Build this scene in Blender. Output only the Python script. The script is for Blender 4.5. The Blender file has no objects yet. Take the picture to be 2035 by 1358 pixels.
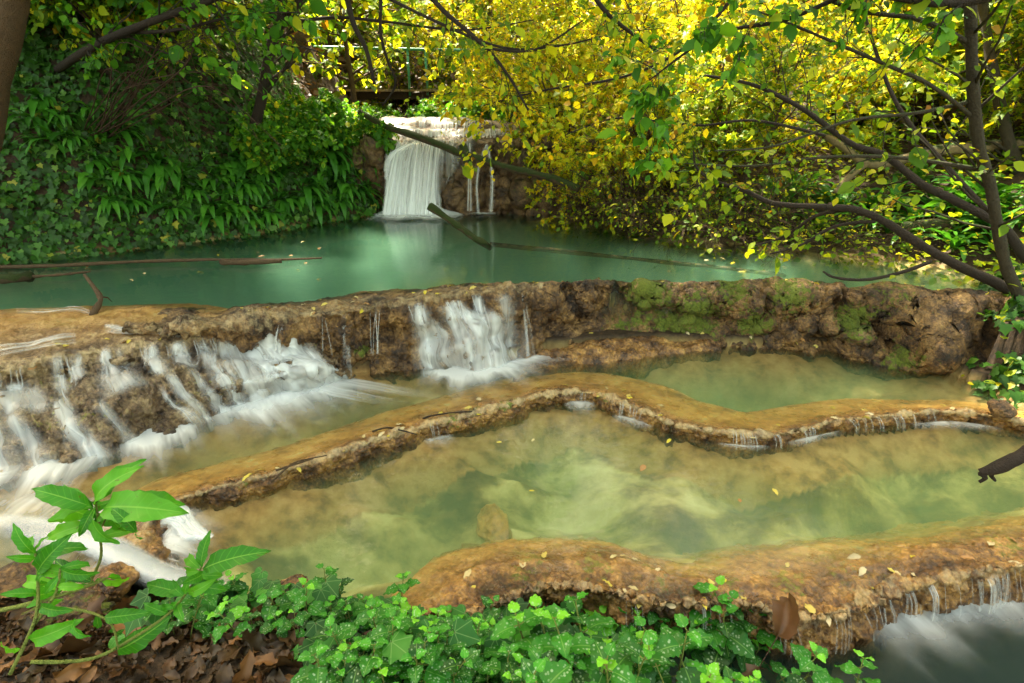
import bpy, math, random
import numpy as np
from mathutils import Vector, Matrix
rd = math.radians
sc = bpy.context.scene
COL = sc.collection
rng = np.random.default_rng(11)
random.seed(5)

# ------------------------------------------------------------------ camera, sky, sun, exposure
PITCH, FPX, CAMZ = 22.3, 1130.0, 1.7
cam = bpy.data.cameras.new('camera')
cam.sensor_width = 36.0
cam.lens = 36.0 * FPX / 2035.0
cam.clip_start, cam.clip_end = 0.02, 400.0
camo = bpy.data.objects.new('camera', cam)
COL.objects.link(camo)
camo.location = (0, 0, CAMZ)
camo.rotation_euler = (rd(90 - PITCH), 0, 0)
sc.camera = camo
SUN_EL, SUN_AZ = 56.0, -28.0            # azimuth clockwise from +Y (the way the camera looks)
w = bpy.data.worlds.new('World')
sc.world = w
w.use_nodes = True
wt = w.node_tree
bg = wt.nodes['Background']
sky = wt.nodes.new('ShaderNodeTexSky')
sky.sky_type = 'NISHITA'
sky.sun_disc = False
sky.sun_elevation, sky.sun_rotation = rd(SUN_EL), rd(SUN_AZ)
sky.air_density, sky.dust_density, sky.ozone_density = 1.0, 3.0, 0.6
warm = wt.nodes.new('ShaderNodeMixRGB')
warm.blend_type = 'MULTIPLY'
warm.inputs[0].default_value = 1.0
warm.inputs[2].default_value = (1.2, 1.0, .60, 1)     # a hazy, warm sky
wt.links.new(sky.outputs[0], warm.inputs[1])
wt.links.new(warm.outputs[0], bg.inputs[0])
bg.inputs[1].default_value = 0.115
sl = bpy.data.lights.new('sun', 'SUN')
sl.energy, sl.angle, sl.color = 5.0, rd(4.0), (1.0, 0.9, 0.70)
so = bpy.data.objects.new('sun', sl)
COL.objects.link(so)
sd = Vector((math.sin(rd(SUN_AZ)) * math.cos(rd(SUN_EL)), math.cos(rd(SUN_AZ)) * math.cos(rd(SUN_EL)), math.sin(rd(SUN_EL))))
so.rotation_euler = (-sd).to_track_quat('-Z', 'Y').to_euler()
so.location = sd * 30
vs = sc.view_settings
vs.view_transform, vs.look, vs.exposure, vs.gamma = 'Standard', 'None', 3.4, 1.0
sc.render.engine = 'CYCLES'
cy = sc.cycles
cy.use_denoising = True
cy.max_bounces, cy.diffuse_bounces, cy.glossy_bounces = 8, 3, 3
cy.transmission_bounces, cy.transparent_max_bounces, cy.volume_bounces = 4, 24, 1
cy.sample_clamp_indirect = 6.0
cy.caustics_reflective = cy.caustics_refractive = False

# ------------------------------------------------------------------ maths helpers
cp, sp = math.cos(rd(PITCH)), math.sin(rd(PITCH))
def ray(u, v):
    x, y = (u - 1017.5) / FPX, -(v - 679.0) / FPX
    return np.array([x, cp + y * sp, -sp + y * cp])
def at(u, v, z):                      # where the line of sight meets a level z
    d = ray(u, v)
    return np.array([0, 0, CAMZ]) + d * ((z - CAMZ) / d[2])
def atd(u, v, y):                     # where it reaches a distance y
    d = ray(u, v)
    return np.array([0, 0, CAMZ]) + d * (y / d[1])
def ats(pts, z): return np.array([at(u, v, z) for u, v in pts])
def nrm(a): return a / np.maximum(np.linalg.norm(a, axis=-1, keepdims=True), 1e-9)
def sstep(a, b, x):
    t = np.clip((x - a) / (b - a), 0, 1)
    return t * t * (3 - 2 * t)
def hsh(ix, iy, iz, s):
    with np.errstate(over='ignore'):
        h = (ix.astype(np.uint32) * np.uint32(374761393) + iy.astype(np.uint32) * np.uint32(668265263)
             + iz.astype(np.uint32) * np.uint32(2147483647) + np.uint32((s * 974634777) & 0xffffffff))
        h = (h ^ (h >> np.uint32(13))) * np.uint32(1274126177)
        h = (h ^ (h >> np.uint32(16))) * np.uint32(2246822519)
        return ((h ^ (h >> np.uint32(15))) & np.uint32(0xffffff)).astype(np.float64) / 16777215.0
def vnoise(p, s=0):
    i = np.floor(p).astype(np.int64)
    f = p - i
    f = f * f * (3 - 2 * f)
    r = 0
    for dx in (0, 1):
        for dy in (0, 1):
            for dz in (0, 1):
                wgt = (f[..., 0] if dx else 1 - f[..., 0]) * (f[..., 1] if dy else 1 - f[..., 1]) * (f[..., 2] if dz else 1 - f[..., 2])
                r = r + wgt * hsh(i[..., 0] + dx, i[..., 1] + dy, i[..., 2] + dz, s)
    return r * 2 - 1
def fbm(p, o=4, s=0):
    r, a = 0, 1.0
    for k in range(o):
        r = r + a * vnoise(p, s + k)
        p = p * 2.03 + 7.1
        a *= 0.5
    return r
def worley(p, s=0):
    i = np.floor(p).astype(np.int64)
    best = np.full(p.shape[:-1], 9.0)
    for dx in (-1, 0, 1):
        for dy in (-1, 0, 1):
            for dz in (-1, 0, 1):
                c = i + np.array([dx, dy, dz])
                q = np.stack([hsh(c[..., 0], c[..., 1], c[..., 2], s + k) for k in (1, 2, 3)], -1) + c
                best = np.minimum(best, ((q - p) ** 2).sum(-1))
    return np.sqrt(best)
def polydist(x, y, P, closed=True):   # distance to a polyline, and inside (+) when closed
    n = len(P)
    d = np.full(x.shape, 1e9)
    ins = np.zeros(x.shape, bool)
    for k in range(n if closed else n - 1):
        a, b = P[k][:2], P[(k + 1) % n][:2]
        e = b - a
        t = np.clip(((x - a[0]) * e[0] + (y - a[1]) * e[1]) / max(e @ e, 1e-9), 0, 1)
        d = np.minimum(d, np.hypot(x - a[0] - t * e[0], y - a[1] - t * e[1]))
        if closed and a[1] != b[1]:
            c = (a[1] > y) != (b[1] > y)
            ins ^= c & (x < (b[0] - a[0]) * (y - a[1]) / (b[1] - a[1]) + a[0])
    return np.where(ins, d, -d) if closed else d
def spline(K, n):                     # Catmull-Rom through keys, K (k,dim)
    K = np.asarray(K, float)
    k = len(K)
    t = np.linspace(0, k - 1, n)
    i = np.minimum(t.astype(int), k - 2)
    f = (t - i)[:, None]
    p0, p1, p2, p3 = K[np.maximum(i - 1, 0)], K[i], K[i + 1], K[np.minimum(i + 2, k - 1)]
    return 0.5 * (2 * p1 + (p2 - p0) * f + (2 * p0 - 5 * p1 + 4 * p2 - p3) * f ** 2 + (3 * p1 - p0 - 3 * p2 + p3) * f ** 3)

# ------------------------------------------------------------------ mesh helpers
def mesh(name, V, FS, attrs=None, smooth=True):
    me = bpy.data.meshes.new(name)
    V = np.ascontiguousarray(V, np.float32)
    FS = [np.asarray(f, np.int32) for f in FS if len(f)]
    loops = np.concatenate([f.ravel() for f in FS])
    sizes = np.concatenate([np.full(len(f), f.shape[1], np.int32) for f in FS])
    starts = np.concatenate([[0], np.cumsum(sizes)[:-1]]).astype(np.int32)
    me.vertices.add(len(V)); me.loops.add(len(loops)); me.polygons.add(len(sizes))
    me.vertices.foreach_set('co', V.ravel())
    me.loops.foreach_set('vertex_index', loops)
    me.polygons.foreach_set('loop_start', starts)
    me.polygons.foreach_set('loop_total', sizes)
    me.polygons.foreach_set('use_smooth', np.full(len(sizes), smooth))
    me.update(calc_edges=True)
    me.validate()
    for k, a in (attrs or {}).items():
        a = np.asarray(a, np.float32)
        t = me.attributes.new(k, 'FLOAT' if a.ndim == 1 else 'FLOAT_VECTOR', 'POINT')
        t.data.foreach_set('value' if a.ndim == 1 else 'vector', a.ravel())
    return me
def link(name, me, mat=None, parent=None):
    o = bpy.data.objects.new(name, me)
    COL.objects.link(o)
    if mat is not None and me is not None and not me.materials: me.materials.append(mat)
    if parent is not None: o.parent = parent
    return o
def T(o, label=None, cat=None, group=None, kind=None):
    if label: o['label'] = label
    if cat: o['category'] = cat
    if group: o['group'] = group
    if kind: o['kind'] = kind
    return o
def empty(name, loc, label, cat, group=None):
    o = bpy.data.objects.new(name, None)
    COL.objects.link(o)
    o.location = tuple(loc)
    o.empty_display_size = 0.1
    return T(o, label, cat, group)
def child(name, me, mat, root):       # mesh already in world space, root without rotation
    o = link(name, me, mat, root)
    o.location = tuple(-np.array(root.location))
    return o
class MB:
    def __init__(s): s.V, s.F4, s.F3, s.n, s.A = [], [], [], 0, {}
    def add(s, V, F4=None, F3=None, **A):
        V = np.asarray(V, float)
        s.V.append(V)
        if F4 is not None and len(F4): s.F4.append(np.asarray(F4) + s.n)
        if F3 is not None and len(F3): s.F3.append(np.asarray(F3) + s.n)
        for k, a in A.items(): s.A.setdefault(k, []).append(np.asarray(a, float))
        s.n += len(V)
    def me(s, name, smooth=True):
        fs = ([np.concatenate(s.F4)] if s.F4 else []) + ([np.concatenate(s.F3)] if s.F3 else [])
        return mesh(name, np.concatenate(s.V), fs, {k: np.concatenate(a) for k, a in s.A.items()}, smooth)
    def tube(s, P, r, seg=6, bump=0.0, cap=True):
        P = np.asarray(P, float)
        n = len(P)
        r = np.broadcast_to(np.asarray(r, float), (n,))
        t = nrm(np.gradient(P, axis=0))
        up = np.array([0.13, 0.21, 0.97]) if abs(t[:, 2]).mean() < 0.8 else np.array([0.97, 0.2, 0.1])
        a = nrm(np.cross(t, up)); b = np.cross(t, a)
        th = np.arange(seg) * 2 * np.pi / seg
        rr = r[:, None] * np.ones(seg)[None]
        ring = P[:, None] + rr[..., None] * (np.cos(th)[None, :, None] * a[:, None] + np.sin(th)[None, :, None] * b[:, None])
        if bump:
            nn = nrm(ring - P[:, None])
            ring = ring + nn * (fbm(ring * (0.35 / max(r.mean(), 1e-3)), 3, 5) * bump * rr)[..., None]
        i = np.arange(n - 1)[:, None] * seg
        j = np.arange(seg)[None]
        k = (j + 1) % seg
        F = np.stack([i + j, i + k, i + seg + k, i + seg + j], -1).reshape(-1, 4)
        V = ring.reshape(-1, 3)
        F3 = []
        if cap:
            V = np.concatenate([V, P[:1], P[-1:]])
            F3 = [(q, n * seg, (q + 1) % seg) for q in range(seg)] + [((n - 1) * seg + (q + 1) % seg, n * seg + 1, (n - 1) * seg + q) for q in range(seg)]
        s.add(V, F, F3)
def gridF(n, m):
    i = np.arange(n - 1)[:, None] * m
    j = np.arange(m - 1)[None]
    return np.stack([i + j, i + j + 1, i + m + j + 1, i + m + j], -1).reshape(-1, 4)
def frames(y, z):                     # rotation matrices (columns x,y,z) with leaf axis y and face normal near z
    y = nrm(y); z = nrm(z - (z * y).sum(-1, keepdims=True) * y)
    return np.stack([np.cross(y, z), y, z], -1)
def strew(mb, tpl, pos, rot, scale, rnd=None, luv=True):
    TV, F4, F3 = tpl['V'], tpl.get('F4'), tpl.get('F3')
    n, k = len(pos), len(TV)
    if n == 0: return
    V = np.einsum('nij,nkj->nki', rot, TV[None] * np.asarray(scale).reshape(-1, 1, 1)) + np.asarray(pos)[:, None]
    off = (np.arange(n) * k)[:, None, None]
    A = {'rnd': np.repeat(rng.random(n) if rnd is None else rnd, k)}
    if luv: A['luv'] = np.tile(tpl['luv'] if 'luv' in tpl else TV, (n, 1))
    mb.add(V.reshape(-1, 3), (F4[None] + off).reshape(-1, 4) if F4 is not None else None,
           (F3[None] + off).reshape(-1, 3) if F3 is not None else None, **A)

# ------------------------------------------------------------------ leaf shapes (length 1 along +y, face +z)
LEAF = {'V': np.array([(0, 0, 0), (-.3, .42, .07), (0, 1, -.06), (.3, .42, .07), (0, .45, 0)], float), 'F4': np.array([(0, 4, 2, 1), (0, 3, 2, 4)])}
LEAF6 = {'V': np.array([(0, 0, 0), (-.24, .22, .04), (-.34, .5, .07), (-.18, .8, .02), (0, 1, -.1), (.18, .8, .02), (.34, .5, .07), (.24, .22, .04), (0, .25, 0), (0, .52, .01), (0, .8, -.03)], float),
         'F4': np.array([(1, 8, 9, 2), (2, 9, 10, 3), (8, 7, 6, 9), (9, 6, 5, 10)]), 'F3': np.array([(0, 8, 1), (0, 7, 8), (3, 10, 4), (10, 5, 4)])}
def fan(outline, c, zf):
    o = np.array(outline, float)
    V = np.concatenate([[(c[0], c[1])], o])
    z = zf(V[:, 0], V[:, 1])
    n = len(o)
    return {'V': np.column_stack([V, z]), 'F3': np.array([(0, 1 + (k + 1) % n, 1 + k) for k in range(n)])}
_iv = [(0, 0), (.2, -.12), (.42, -.08), (.5, .08), (.36, .22), (.56, .42), (.34, .5), (.22, .62), (.1, .8), (0, 1)]
IVY = fan(_iv + [(-x, y) for x, y in _iv[-2:0:-1]], (0, .28), lambda x, y: 0.16 * np.abs(x) - 0.22 * (y - .3) ** 2)
_mp = [(0, 0), (.12, .02), (.42, .0), (.3, .2), (.52, .44), (.22, .46), (.14, .62), (0, 1)]
MAPLE = fan(_mp + [(-x, y) for x, y in _mp[-2:0:-1]], (0, .3), lambda x, y: 0.12 * np.abs(x) - 0.15 * (y - .3) ** 2)
def blade(rows, width, droop, fold, teeth=0.0, wave=0.0, seed=0, cols=5, twist=0.0, pw=0.8, asym=1.0):
    t = np.linspace(0, 1, rows)
    wd = width * np.sin(np.pi * t ** pw) ** 0.85 * asym
    wd[0] = 0.012; wd[-1] = 0.002
    r = np.random.default_rng(seed)
    c = np.linspace(-1, 1, cols)
    V, U = [], []
    ang = -droop * t
    yy = np.concatenate([[0], np.cumsum(np.cos((ang[1:] + ang[:-1]) / 2))]) / (rows - 1)
    zz = np.concatenate([[0], np.cumsum(np.sin((ang[1:] + ang[:-1]) / 2))]) / (rows - 1)
    ph = r.random() * 6
    for k in range(rows):
        for q, cc in enumerate(c):
            e = 1 + (teeth * (1 if k % 2 else -1) if abs(cc) > .99 and 0 < k < rows - 1 else 0)
            x = cc * wd[k] * e
            z = fold * abs(x) + wave * width * np.sin(ph + t[k] * 17 + (1.5 if cc > 0 else 0)) * abs(cc) ** 2
            a = twist * t[k]
            x2, z2 = x * np.cos(a) - z * np.sin(a), x * np.sin(a) + z * np.cos(a)
            V.append((x2, yy[k] - np.sin(ang[k]) * z2, zz[k] + np.cos(ang[k]) * z2)); U.append((cc, t[k], wd[k]))
    return {'V': np.array(V), 'luv': np.array(U), 'F4': gridF(rows, cols)[:, ::-1]}

# ------------------------------------------------------------------ material helpers
class NT:
    def __init__(s, name):
        s.m = bpy.data.materials.new(name)
        s.m.use_nodes = True
        s.t = s.m.node_tree
        s.t.nodes.clear()
        s.o = s.t.nodes.new('ShaderNodeOutputMaterial')
    def __call__(s, typ, ins=None, out=0, **props):
        n = s.t.nodes.new('ShaderNode' + typ)
        for k, v in props.items(): setattr(n, k, v)
        for k, v in (ins or {}).items():
            if isinstance(v, bpy.types.NodeSocket): s.t.links.new(v, n.inputs[k])
            elif v is not None:
                if isinstance(v, tuple) and len(v) == 3 and n.inputs[k].type == 'RGBA': v = v + (1,)
                n.inputs[k].default_value = v
        return n.outputs[out]
    def ramp(s, f, stops, interp='LINEAR'):
        n = s.t.nodes.new('ShaderNodeValToRGB')
        n.color_ramp.interpolation = interp
        e = n.color_ramp.elements
        while len(e) < len(stops): e.new(0.5)
        for q, (p, c) in zip(e, stops):
            q.position = p
            q.color = (c if isinstance(c, tuple) else (c, c, c)) + (1,)
        s.t.links.new(f, n.inputs[0])
        return n.outputs[0]
    def mix(s, f, a, b, bt='MIX'): return s('MixRGB', {0: f, 1: a, 2: b}, blend_type=bt)
    def math(s, op, a, b=None, c=None): return s('Math', {0: a, 1: b, 2: c}, operation=op)
    def attr(s, name, out='Fac'):
        n = s.t.nodes.new('ShaderNodeAttribute')
        n.attribute_name = name
        return n.outputs[out]
    def noise(s, scale, detail=4, vec=None, rough=0.55, dist=0.0, out=0):
        return s('TexNoise', {'Scale': scale, 'Detail': detail, 'Roughness': rough, 'Distortion': dist, 'Vector': vec or s('TexCoord', out=3)}, out)
    def done(s, surf, vol=None):
        s.t.links.new(surf, s.o.inputs[0])
        if vol is not None: s.t.links.new(vol, s.o.inputs[1])
        return s.m
def rock_mat(name, stops, wet=0.45, bump=0.5, mossy=True, mossc=((.015, .032, .004), (.2, .25, .02))):
    n = NT(name)
    a = n.noise(7, 6, rough=.65)
    b = n.noise(45, 5, rough=.7)
    f = n.math('ADD', n.math('MULTIPLY', a, .62), n.math('MULTIPLY', b, .38))
    c = n.ramp(f, stops)
    vr = n('TexVoronoi', {'Scale': 70, 'Vector': n('TexCoord', out=3)})
    c = n.mix(n.ramp(vr, [(.3, 0.0), (.8, 0.45)]), c, (.03, .018, .01))  # hollows between cells darkened in the colour, standing for cavity shade
    pk = n.ramp(n.math('ADD', n.attr('pale'), n.math('MULTIPLY', n.math('SUBTRACT', n.noise(22, 4, rough=.7), .5), 1.6)), [(.4, 0.0), (.85, .6)])
    c = n.mix(pk, c, (.58, .43, .22, 1))
    if mossy:
        mn = n.noise(26, 5, rough=.7)
        mk = n.ramp(n.math('ADD', n.attr('moss'), n.math('MULTIPLY', n.math('SUBTRACT', mn, .5), 1.9)), [(.45, 0.0), (.62, .9)])
        mc = n.mix(n.noise(120, 3), mossc[0] + (1,), mossc[1] + (1,))
        c = n.mix(mk, c, mc)
        wr = n.math('ADD', n.math('MULTIPLY', mk, .5), wet)
    else: wr = wet
    h = n.math('ADD', n.math('MULTIPLY', b, .8), n.math('MULTIPLY', n.noise(160, 4, rough=.7), .5))
    h = n.math('SUBTRACT', h, n.math('MULTIPLY', vr, .5))
    si = n.attr('silt')
    sc_ = n.ramp(n.math('ADD', n.math('MULTIPLY', n.noise(5, 4), .6), n.math('MULTIPLY', n.noise(28, 4), .4)), [(.36, (.22, .10, .025)), (.5, (.46, .23, .052)), (.6, (.58, .34, .09)), (.68, (.42, .37, .15))])
    c = n.mix(si, c, sc_)
    bm = n('Bump', {'Strength': n.math('MULTIPLY', n.math('SUBTRACT', 1.0, n.math('MULTIPLY', si, .8)), bump * 1.7), 'Distance': .016, 'Height': h})
    rv = n.math('ADD', wr, n.math('MULTIPLY', n.math('SUBTRACT', n.noise(9, 3), .5), .5))
    return n.done(n('BsdfPrincipled', {'Base Color': c, 'Roughness': rv, 'Specular IOR Level': .5, 'Normal': bm}))
def leaf_mat(name, stops, trans=.45, gloss=.35, patch=None, veins=None, spec=.35, tint=None):
    n = NT(name)
    c = n.ramp(n.attr('rnd'), stops)
    c = n.mix(n.math('MULTIPLY', n.noise(60, 2), .35), c, n.mix(.5, c, (.12, .1, .01, 1)))
    if patch: c = patch(n, c)
    tc = n.mix(1.0, c, tint or (1.15, 1.1, .5, 1), 'MULTIPLY')
    d = n('BsdfPrincipled', {'Base Color': c, 'Roughness': gloss, 'Specular IOR Level': spec})
    t = n('BsdfTranslucent', {'Color': tc})
    return n.done(n('MixShader', {0: trans, 1: d, 2: t}))
def bark_mat(name, c0, c1, moss=0.0, rough=.8):
    n = NT(name)
    a = n.noise(30, 5, rough=.7)
    c = n.mix(a, c0 + (1,), c1 + (1,))
    if moss > 0:
        g = n('NewGeometry', out=1)
        z = n('SeparateXYZ', {0: g}, 2)
        mk = n.ramp(n.math('ADD', n.math('MULTIPLY', z, .35), n.noise(14, 4)), [(.78 - moss * .5, 0.0), (.9 - moss * .5, 1.0)])
        c = n.mix(mk, c, n.mix(n.noise(90, 3), (.008, .016, .003, 1), (.05, .07, .010, 1)))
    bm = n('Bump', {'Strength': 1.0, 'Distance': .015, 'Height': n.math('ADD', a, n.noise(120, 3))})
    return n.done(n('BsdfPrincipled', {'Base Color': c, 'Roughness': rough, 'Normal': bm, 'Specular IOR Level': .3}))

# ------------------------------------------------------------------ levels and shorelines of the stream
ZU, ZC, ZM, ZL, ZB = 0.50, 0.40, 0.055, 0.0, -0.18
LB = np.concatenate([ats([(-900, 640), (-400, 575), (0, 526), (130, 512), (280, 494), (480, 470), (600, 450), (700, 434), (762, 426)], ZU),
                     np.array([[-1.62, 7.35, ZU], [-1.75, 8.2, ZU], [-1.95, 10, ZU], [-2.2, 14, ZU], [-2.6, 40, ZU]])])
RB = np.concatenate([np.array([[3.4, -1, 0], [3.0, 1.3, 0]]), ats([(2330, 900), (2110, 815), (1985, 770), (1960, 735)], .09)[:, :3],
                     ats([(2010, 610), (1990, 556), (1800, 521), (1600, 505), (1450, 490), (1300, 471), (1160, 441), (1040, 430)], ZU),
                     np.array([[1.0, 7.6, ZU], [.95, 8.2, ZU], [1.0, 10, ZU], [1.3, 14, ZU], [1.6, 40, ZU]])])
FG = np.array([[-6, 1.9, 0], [-2.4, 1.75, 0]] + [list(at(u, v, .12)) for u, v in [(-60, 1120), (150, 1195), (330, 1200), (420, 1192), (600, 1180), (760, 1200), (900, 1225), (1010, 1250), (1250, 1330), (1480, 1385), (1700, 1500)]] + [[.9, .35, 0], [2.5, -.6, 0]])
UPP = ats([(-900, 640), (-300, 640), (-60, 612), (150, 603), (300, 598), (430, 608), (560, 592), (740, 573), (900, 560), (1100, 553), (1250, 551), (1400, 553), (1600, 561), (1750, 570), (1990, 574), (2040, 560), (1990, 545),
           (1800, 515), (1600, 499), (1450, 484), (1300, 465), (1160, 436), (1000, 424), (880, 420), (760, 421), (700, 430), (600, 445), (480, 465), (280, 489), (0, 520), (-400, 568)], ZU)
MIDP = ats([(-500, 1010), (20, 955), (150, 930), (290, 875), (390, 835), (540, 795), (640, 755), (720, 735), (850, 725), (1000, 715), (1060, 695), (1280, 682), (1640, 690), (1760, 705), (1880, 735), (1985, 780), (2100, 820),
            (1960, 812), (1880, 808), (1750, 812), (1640, 826), (1540, 850), (1460, 848), (1340, 832), (1240, 792), (1180, 770), (1120, 769), (1060, 778), (920, 816), (760, 858), (600, 912), (420, 958), (330, 995), (280, 1060), (230, 1150), (40, 1180), (-400, 1150)], ZM)
LOWP = ats([(310, 1120), (345, 1040), (400, 990), (520, 960), (680, 910), (840, 860), (1060, 800), (1180, 795), (1290, 835), (1400, 868), (1530, 875), (1650, 850), (1880, 830), (2060, 850), (2330, 930),
            (2330, 1090), (2035, 1080), (1800, 1120), (1560, 1190), (1290, 1165), (1090, 1140), (900, 1200), (700, 1215), (500, 1200), (380, 1185)], ZL)
LOWST = ats([(850, 1300), (1000, 1240), (1290, 1240), (1560, 1270), (1720, 1230), (2035, 1140), (2500, 1100), (2700, 1700), (1500, 1600), (1000, 1500)], ZB)

def height(x, y):
    p = np.stack([x, y, 0 * x], -1)
    n1, n2 = fbm(p * 1.3, 4, 3), fbm(p * 4.0, 4, 9)
    z = np.where(y < 3.3, -.42, .12) + 0 * x
    z = np.where(y > 7.5, 1.25 + .05 * (y - 8) + .1 * n1, z)
    dl = polydist(x, y, LB, False); dr = polydist(x, y, RB, False); df = polydist(x, y, FG, False)
    def side(P, left):
        L = np.concatenate([P[:, :2]])
        Q = np.concatenate([L, [[-200, L[-1, 1]], [-200, L[0, 1]]] if left else [[200, L[-1, 1]], [200, L[0, 1]]]])
        return polydist(x, y, Q) > 0
    inl, inr = side(LB, True), side(RB, False)
    inf = polydist(x, y, np.concatenate([FG[:, :2], [[2.5, -60], [-6, -60]]])) > 0
    # left bank: steep, highest far left; a shoulder near the fall
    cap = 1.12 + 2.1 * sstep(-2.7, -4.0, x)
    hl = np.where(y > 8.5, .2, .42) + np.minimum(1.55 * np.minimum(dl, 5) * (1 + .25 * n1), cap + (.05 + .37 * sstep(-2.7, -4.0, x)) * dl) + .10 * n2 * sstep(0, .4, dl)
    hr = np.where(y > 7.6, .9, np.where(y > 3.4, .42, .06)) + .42 * np.minimum(dr, 1.6) + .5 * np.maximum(dr - 1.6, 0) * .9 + (.12 * n1 + .05 * n2) * sstep(0, .6, dr)
    hr = hr + .7 * sstep(3.2, 2.2, y) * 0
    hb = .08 + .55 * np.minimum(df, .35) + .05 * n2 * sstep(0, .3, df) + .08 * np.maximum(df - .35, 0)
    for P, L, k, dm in ((UPP, ZU, 1.7, .75), (MIDP, ZM, .35, .20), (LOWP, ZL, .5, .36), (LOWST, ZB, .8, .5)):
        d = polydist(x, y, P)
        dep = .05 + np.minimum(k * np.maximum(d, 0), dm) * (1 + .25 * n1) + .03 * n2
        z = np.where(d > 0, L - np.maximum(dep, .025), z)
    # the deep hole of the middle pool, the shallows of the lower pool
    c = at(1380, 745, ZM); z = z - .45 * np.exp(-(((x - c[0]) / .62) ** 2 + ((y - c[1]) / .16) ** 2))
    inlow = polydist(x, y, LOWP) > 0
    lump = fbm(np.stack([x * 2.2 + .5 * y, y * 3.6, 0 * x], -1), 3, 21)
    z = np.where(inlow, z + .09 * np.clip(lump, -.9, .9) * sstep(0, .3, polydist(x, y, LOWP)), z)
    z = np.where(inl, np.maximum(z, hl), z)
    z = np.where(inr, np.maximum(z, hr), z)
    z = np.where(inf, np.maximum(z, hb), z)
    z = np.maximum(z, np.where(y > 12, 1.0 + .48 * (y - 12) + .3 * n1, -9))
    z = np.where(np.abs(x) > 14, z + .25 * (np.abs(x) - 14), z)
    return z
az = np.linspace(rd(-78), rd(78), 620)
rr = np.concatenate([[0.0], np.geomspace(.28, 46, 640)])
A, Rr = np.meshgrid(az, rr)
gx, gy = Rr * np.sin(A), Rr * np.cos(A) - .25
gz = height(gx, gy)
gz = np.minimum(gz, 16)
bed = np.maximum.reduce([sstep(-.1, .02, polydist(gx, gy, P)) * (1 - sstep(L - .02, L + .03, gz)) for P, L in ((UPP, ZU), (MIDP, ZM), (LOWP, ZL), (LOWST, ZB))])

och = np.maximum.reduce([(1 - sstep(.08, w_, polydist(gx, gy, P))) * (polydist(gx, gy, P) > -.3) * (gz < L) for P, L, w_ in ((MIDP, ZM, .6), (LOWP, ZL, .2))])
n = NT('earth_and_sand')
bd = n.attr('bed')
pos = n('NewGeometry', out=0)
wv = n('Mapping', {'Vector': pos, 'Scale': (1.6, 2.6, 1.0)})
s1 = n.noise(1.6, 5, wv, .55, .35)
sand = n.ramp(n.math('ADD', n.math('MULTIPLY', s1, .8), n.math('MULTIPLY', n.noise(14, 4, pos), .2)),
              [(.36, (.10, .06, .02)), (.45, (.24, .155, .045)), (.54, (.52, .39, .13)), (.66, (.74, .62, .27))])
sand = n.mix(n.attr('ochre'), sand, n.ramp(n.noise(9, 5, pos, .6), [(.35, (.20, .10, .03)), (.5, (.40, .215, .06)), (.62, (.50, .30, .10))]))
soil = n.ramp(n.noise(26, 5, pos, .7), [(.3, (.012, .008, .004)), (.55, (.045, .026, .012)), (.75, (.10, .055, .022))])
bm = n('Bump', {'Strength': .5, 'Distance': .02, 'Height': n.noise(50, 5, pos, .7)})
ground_mat = n.done(n('BsdfPrincipled', {'Base Color': n.mix(bd, soil, sand), 'Roughness': .75, 'Normal': bm, 'Specular IOR Level': .3}))
g = link('ground', mesh('ground', np.stack([gx, gy, gz], -1).reshape(-1, 3), [gridF(*gx.shape)], {'bed': bed.ravel(), 'ochre': och.ravel()}), ground_mat)
T(g, kind='structure')

# ------------------------------------------------------------------ pool water: clear at the skin, milky inside
def water_mat(name, scat, absb, dens, wav=.25, sc1=6, rough=.06, refl=1.0):
    n = NT(name)
    co = n('Mapping', {'Vector': n('NewGeometry', out=0), 'Scale': (1, 1.7, 1)})
    h = n.math('ADD', n.noise(sc1, 3, co), n.math('MULTIPLY', n.noise(sc1 * 4, 2, co), .25))
    bm = n('Bump', {'Strength': wav, 'Distance': .05, 'Height': h})
    fr = n.math('MULTIPLY', n('Fresnel', {'IOR': 1.33, 'Normal': bm}), refl)
    s = n('MixShader', {0: fr, 1: n('BsdfTransparent', {'Color': (1, 1, 1, 1)}), 2: n('BsdfGlossy', {'Color': (1, 1, 1, 1), 'Roughness': rough, 'Normal': bm})})
    v = n('AddShader', {0: n('VolumeScatter', {'Color': scat + (1,), 'Density': dens, 'Anisotropy': 0.0}), 1: n('VolumeAbsorption', {'Color': absb + (1,), 'Density': dens})})
    return n.done(s, v)
def pool(name, P, z, depth, m):
    N = len(P)
    top = np.column_stack([P[:, :2], np.full(N, z)])
    bot = np.column_stack([P[:, :2], np.full(N, z - depth)])
    me = bpy.data.meshes.new(name)
    V = np.concatenate([top, bot])
    area = np.sum(P[:, 0] * np.roll(P[:, 1], -1) - np.roll(P[:, 0], -1) * P[:, 1])
    f = [list(range(N)), list(range(2 * N - 1, N - 1, -1))] + [[k, N + k, N + (k + 1) % N, (k + 1) % N] for k in range(N)]
    if area < 0: f = [q[::-1] for q in f]
    me.from_pydata(V.tolist(), [], f)
    me.update()
    return T(link(name, me, m), kind='structure')
def grow_poly(P, d):                  # push a shoreline outward so the water runs into the bank
    a = np.sign(np.sum(P[:, 0] * np.roll(P[:, 1], -1) - np.roll(P[:, 0], -1) * P[:, 1]))
    t = nrm((np.roll(P, -1, 0) - np.roll(P, 1, 0))[:, :2])
    Q = P.copy()
    Q[:, 0] += a * t[:, 1] * d; Q[:, 1] -= a * t[:, 0] * d
    return Q
wu = water_mat('turquoise_water', (.34, .68, .45), (.34, .72, .52), 1.35, .06, 5, .05)
wm = water_mat('green_water', (.36, .72, .38), (.3, .75, .42), 1.1, .08, 5, .10, .7)
wl = water_mat('olive_water', (.36, .68, .36), (.34, .76, .38), 1.15, .08, 4, .10, .55)
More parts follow.
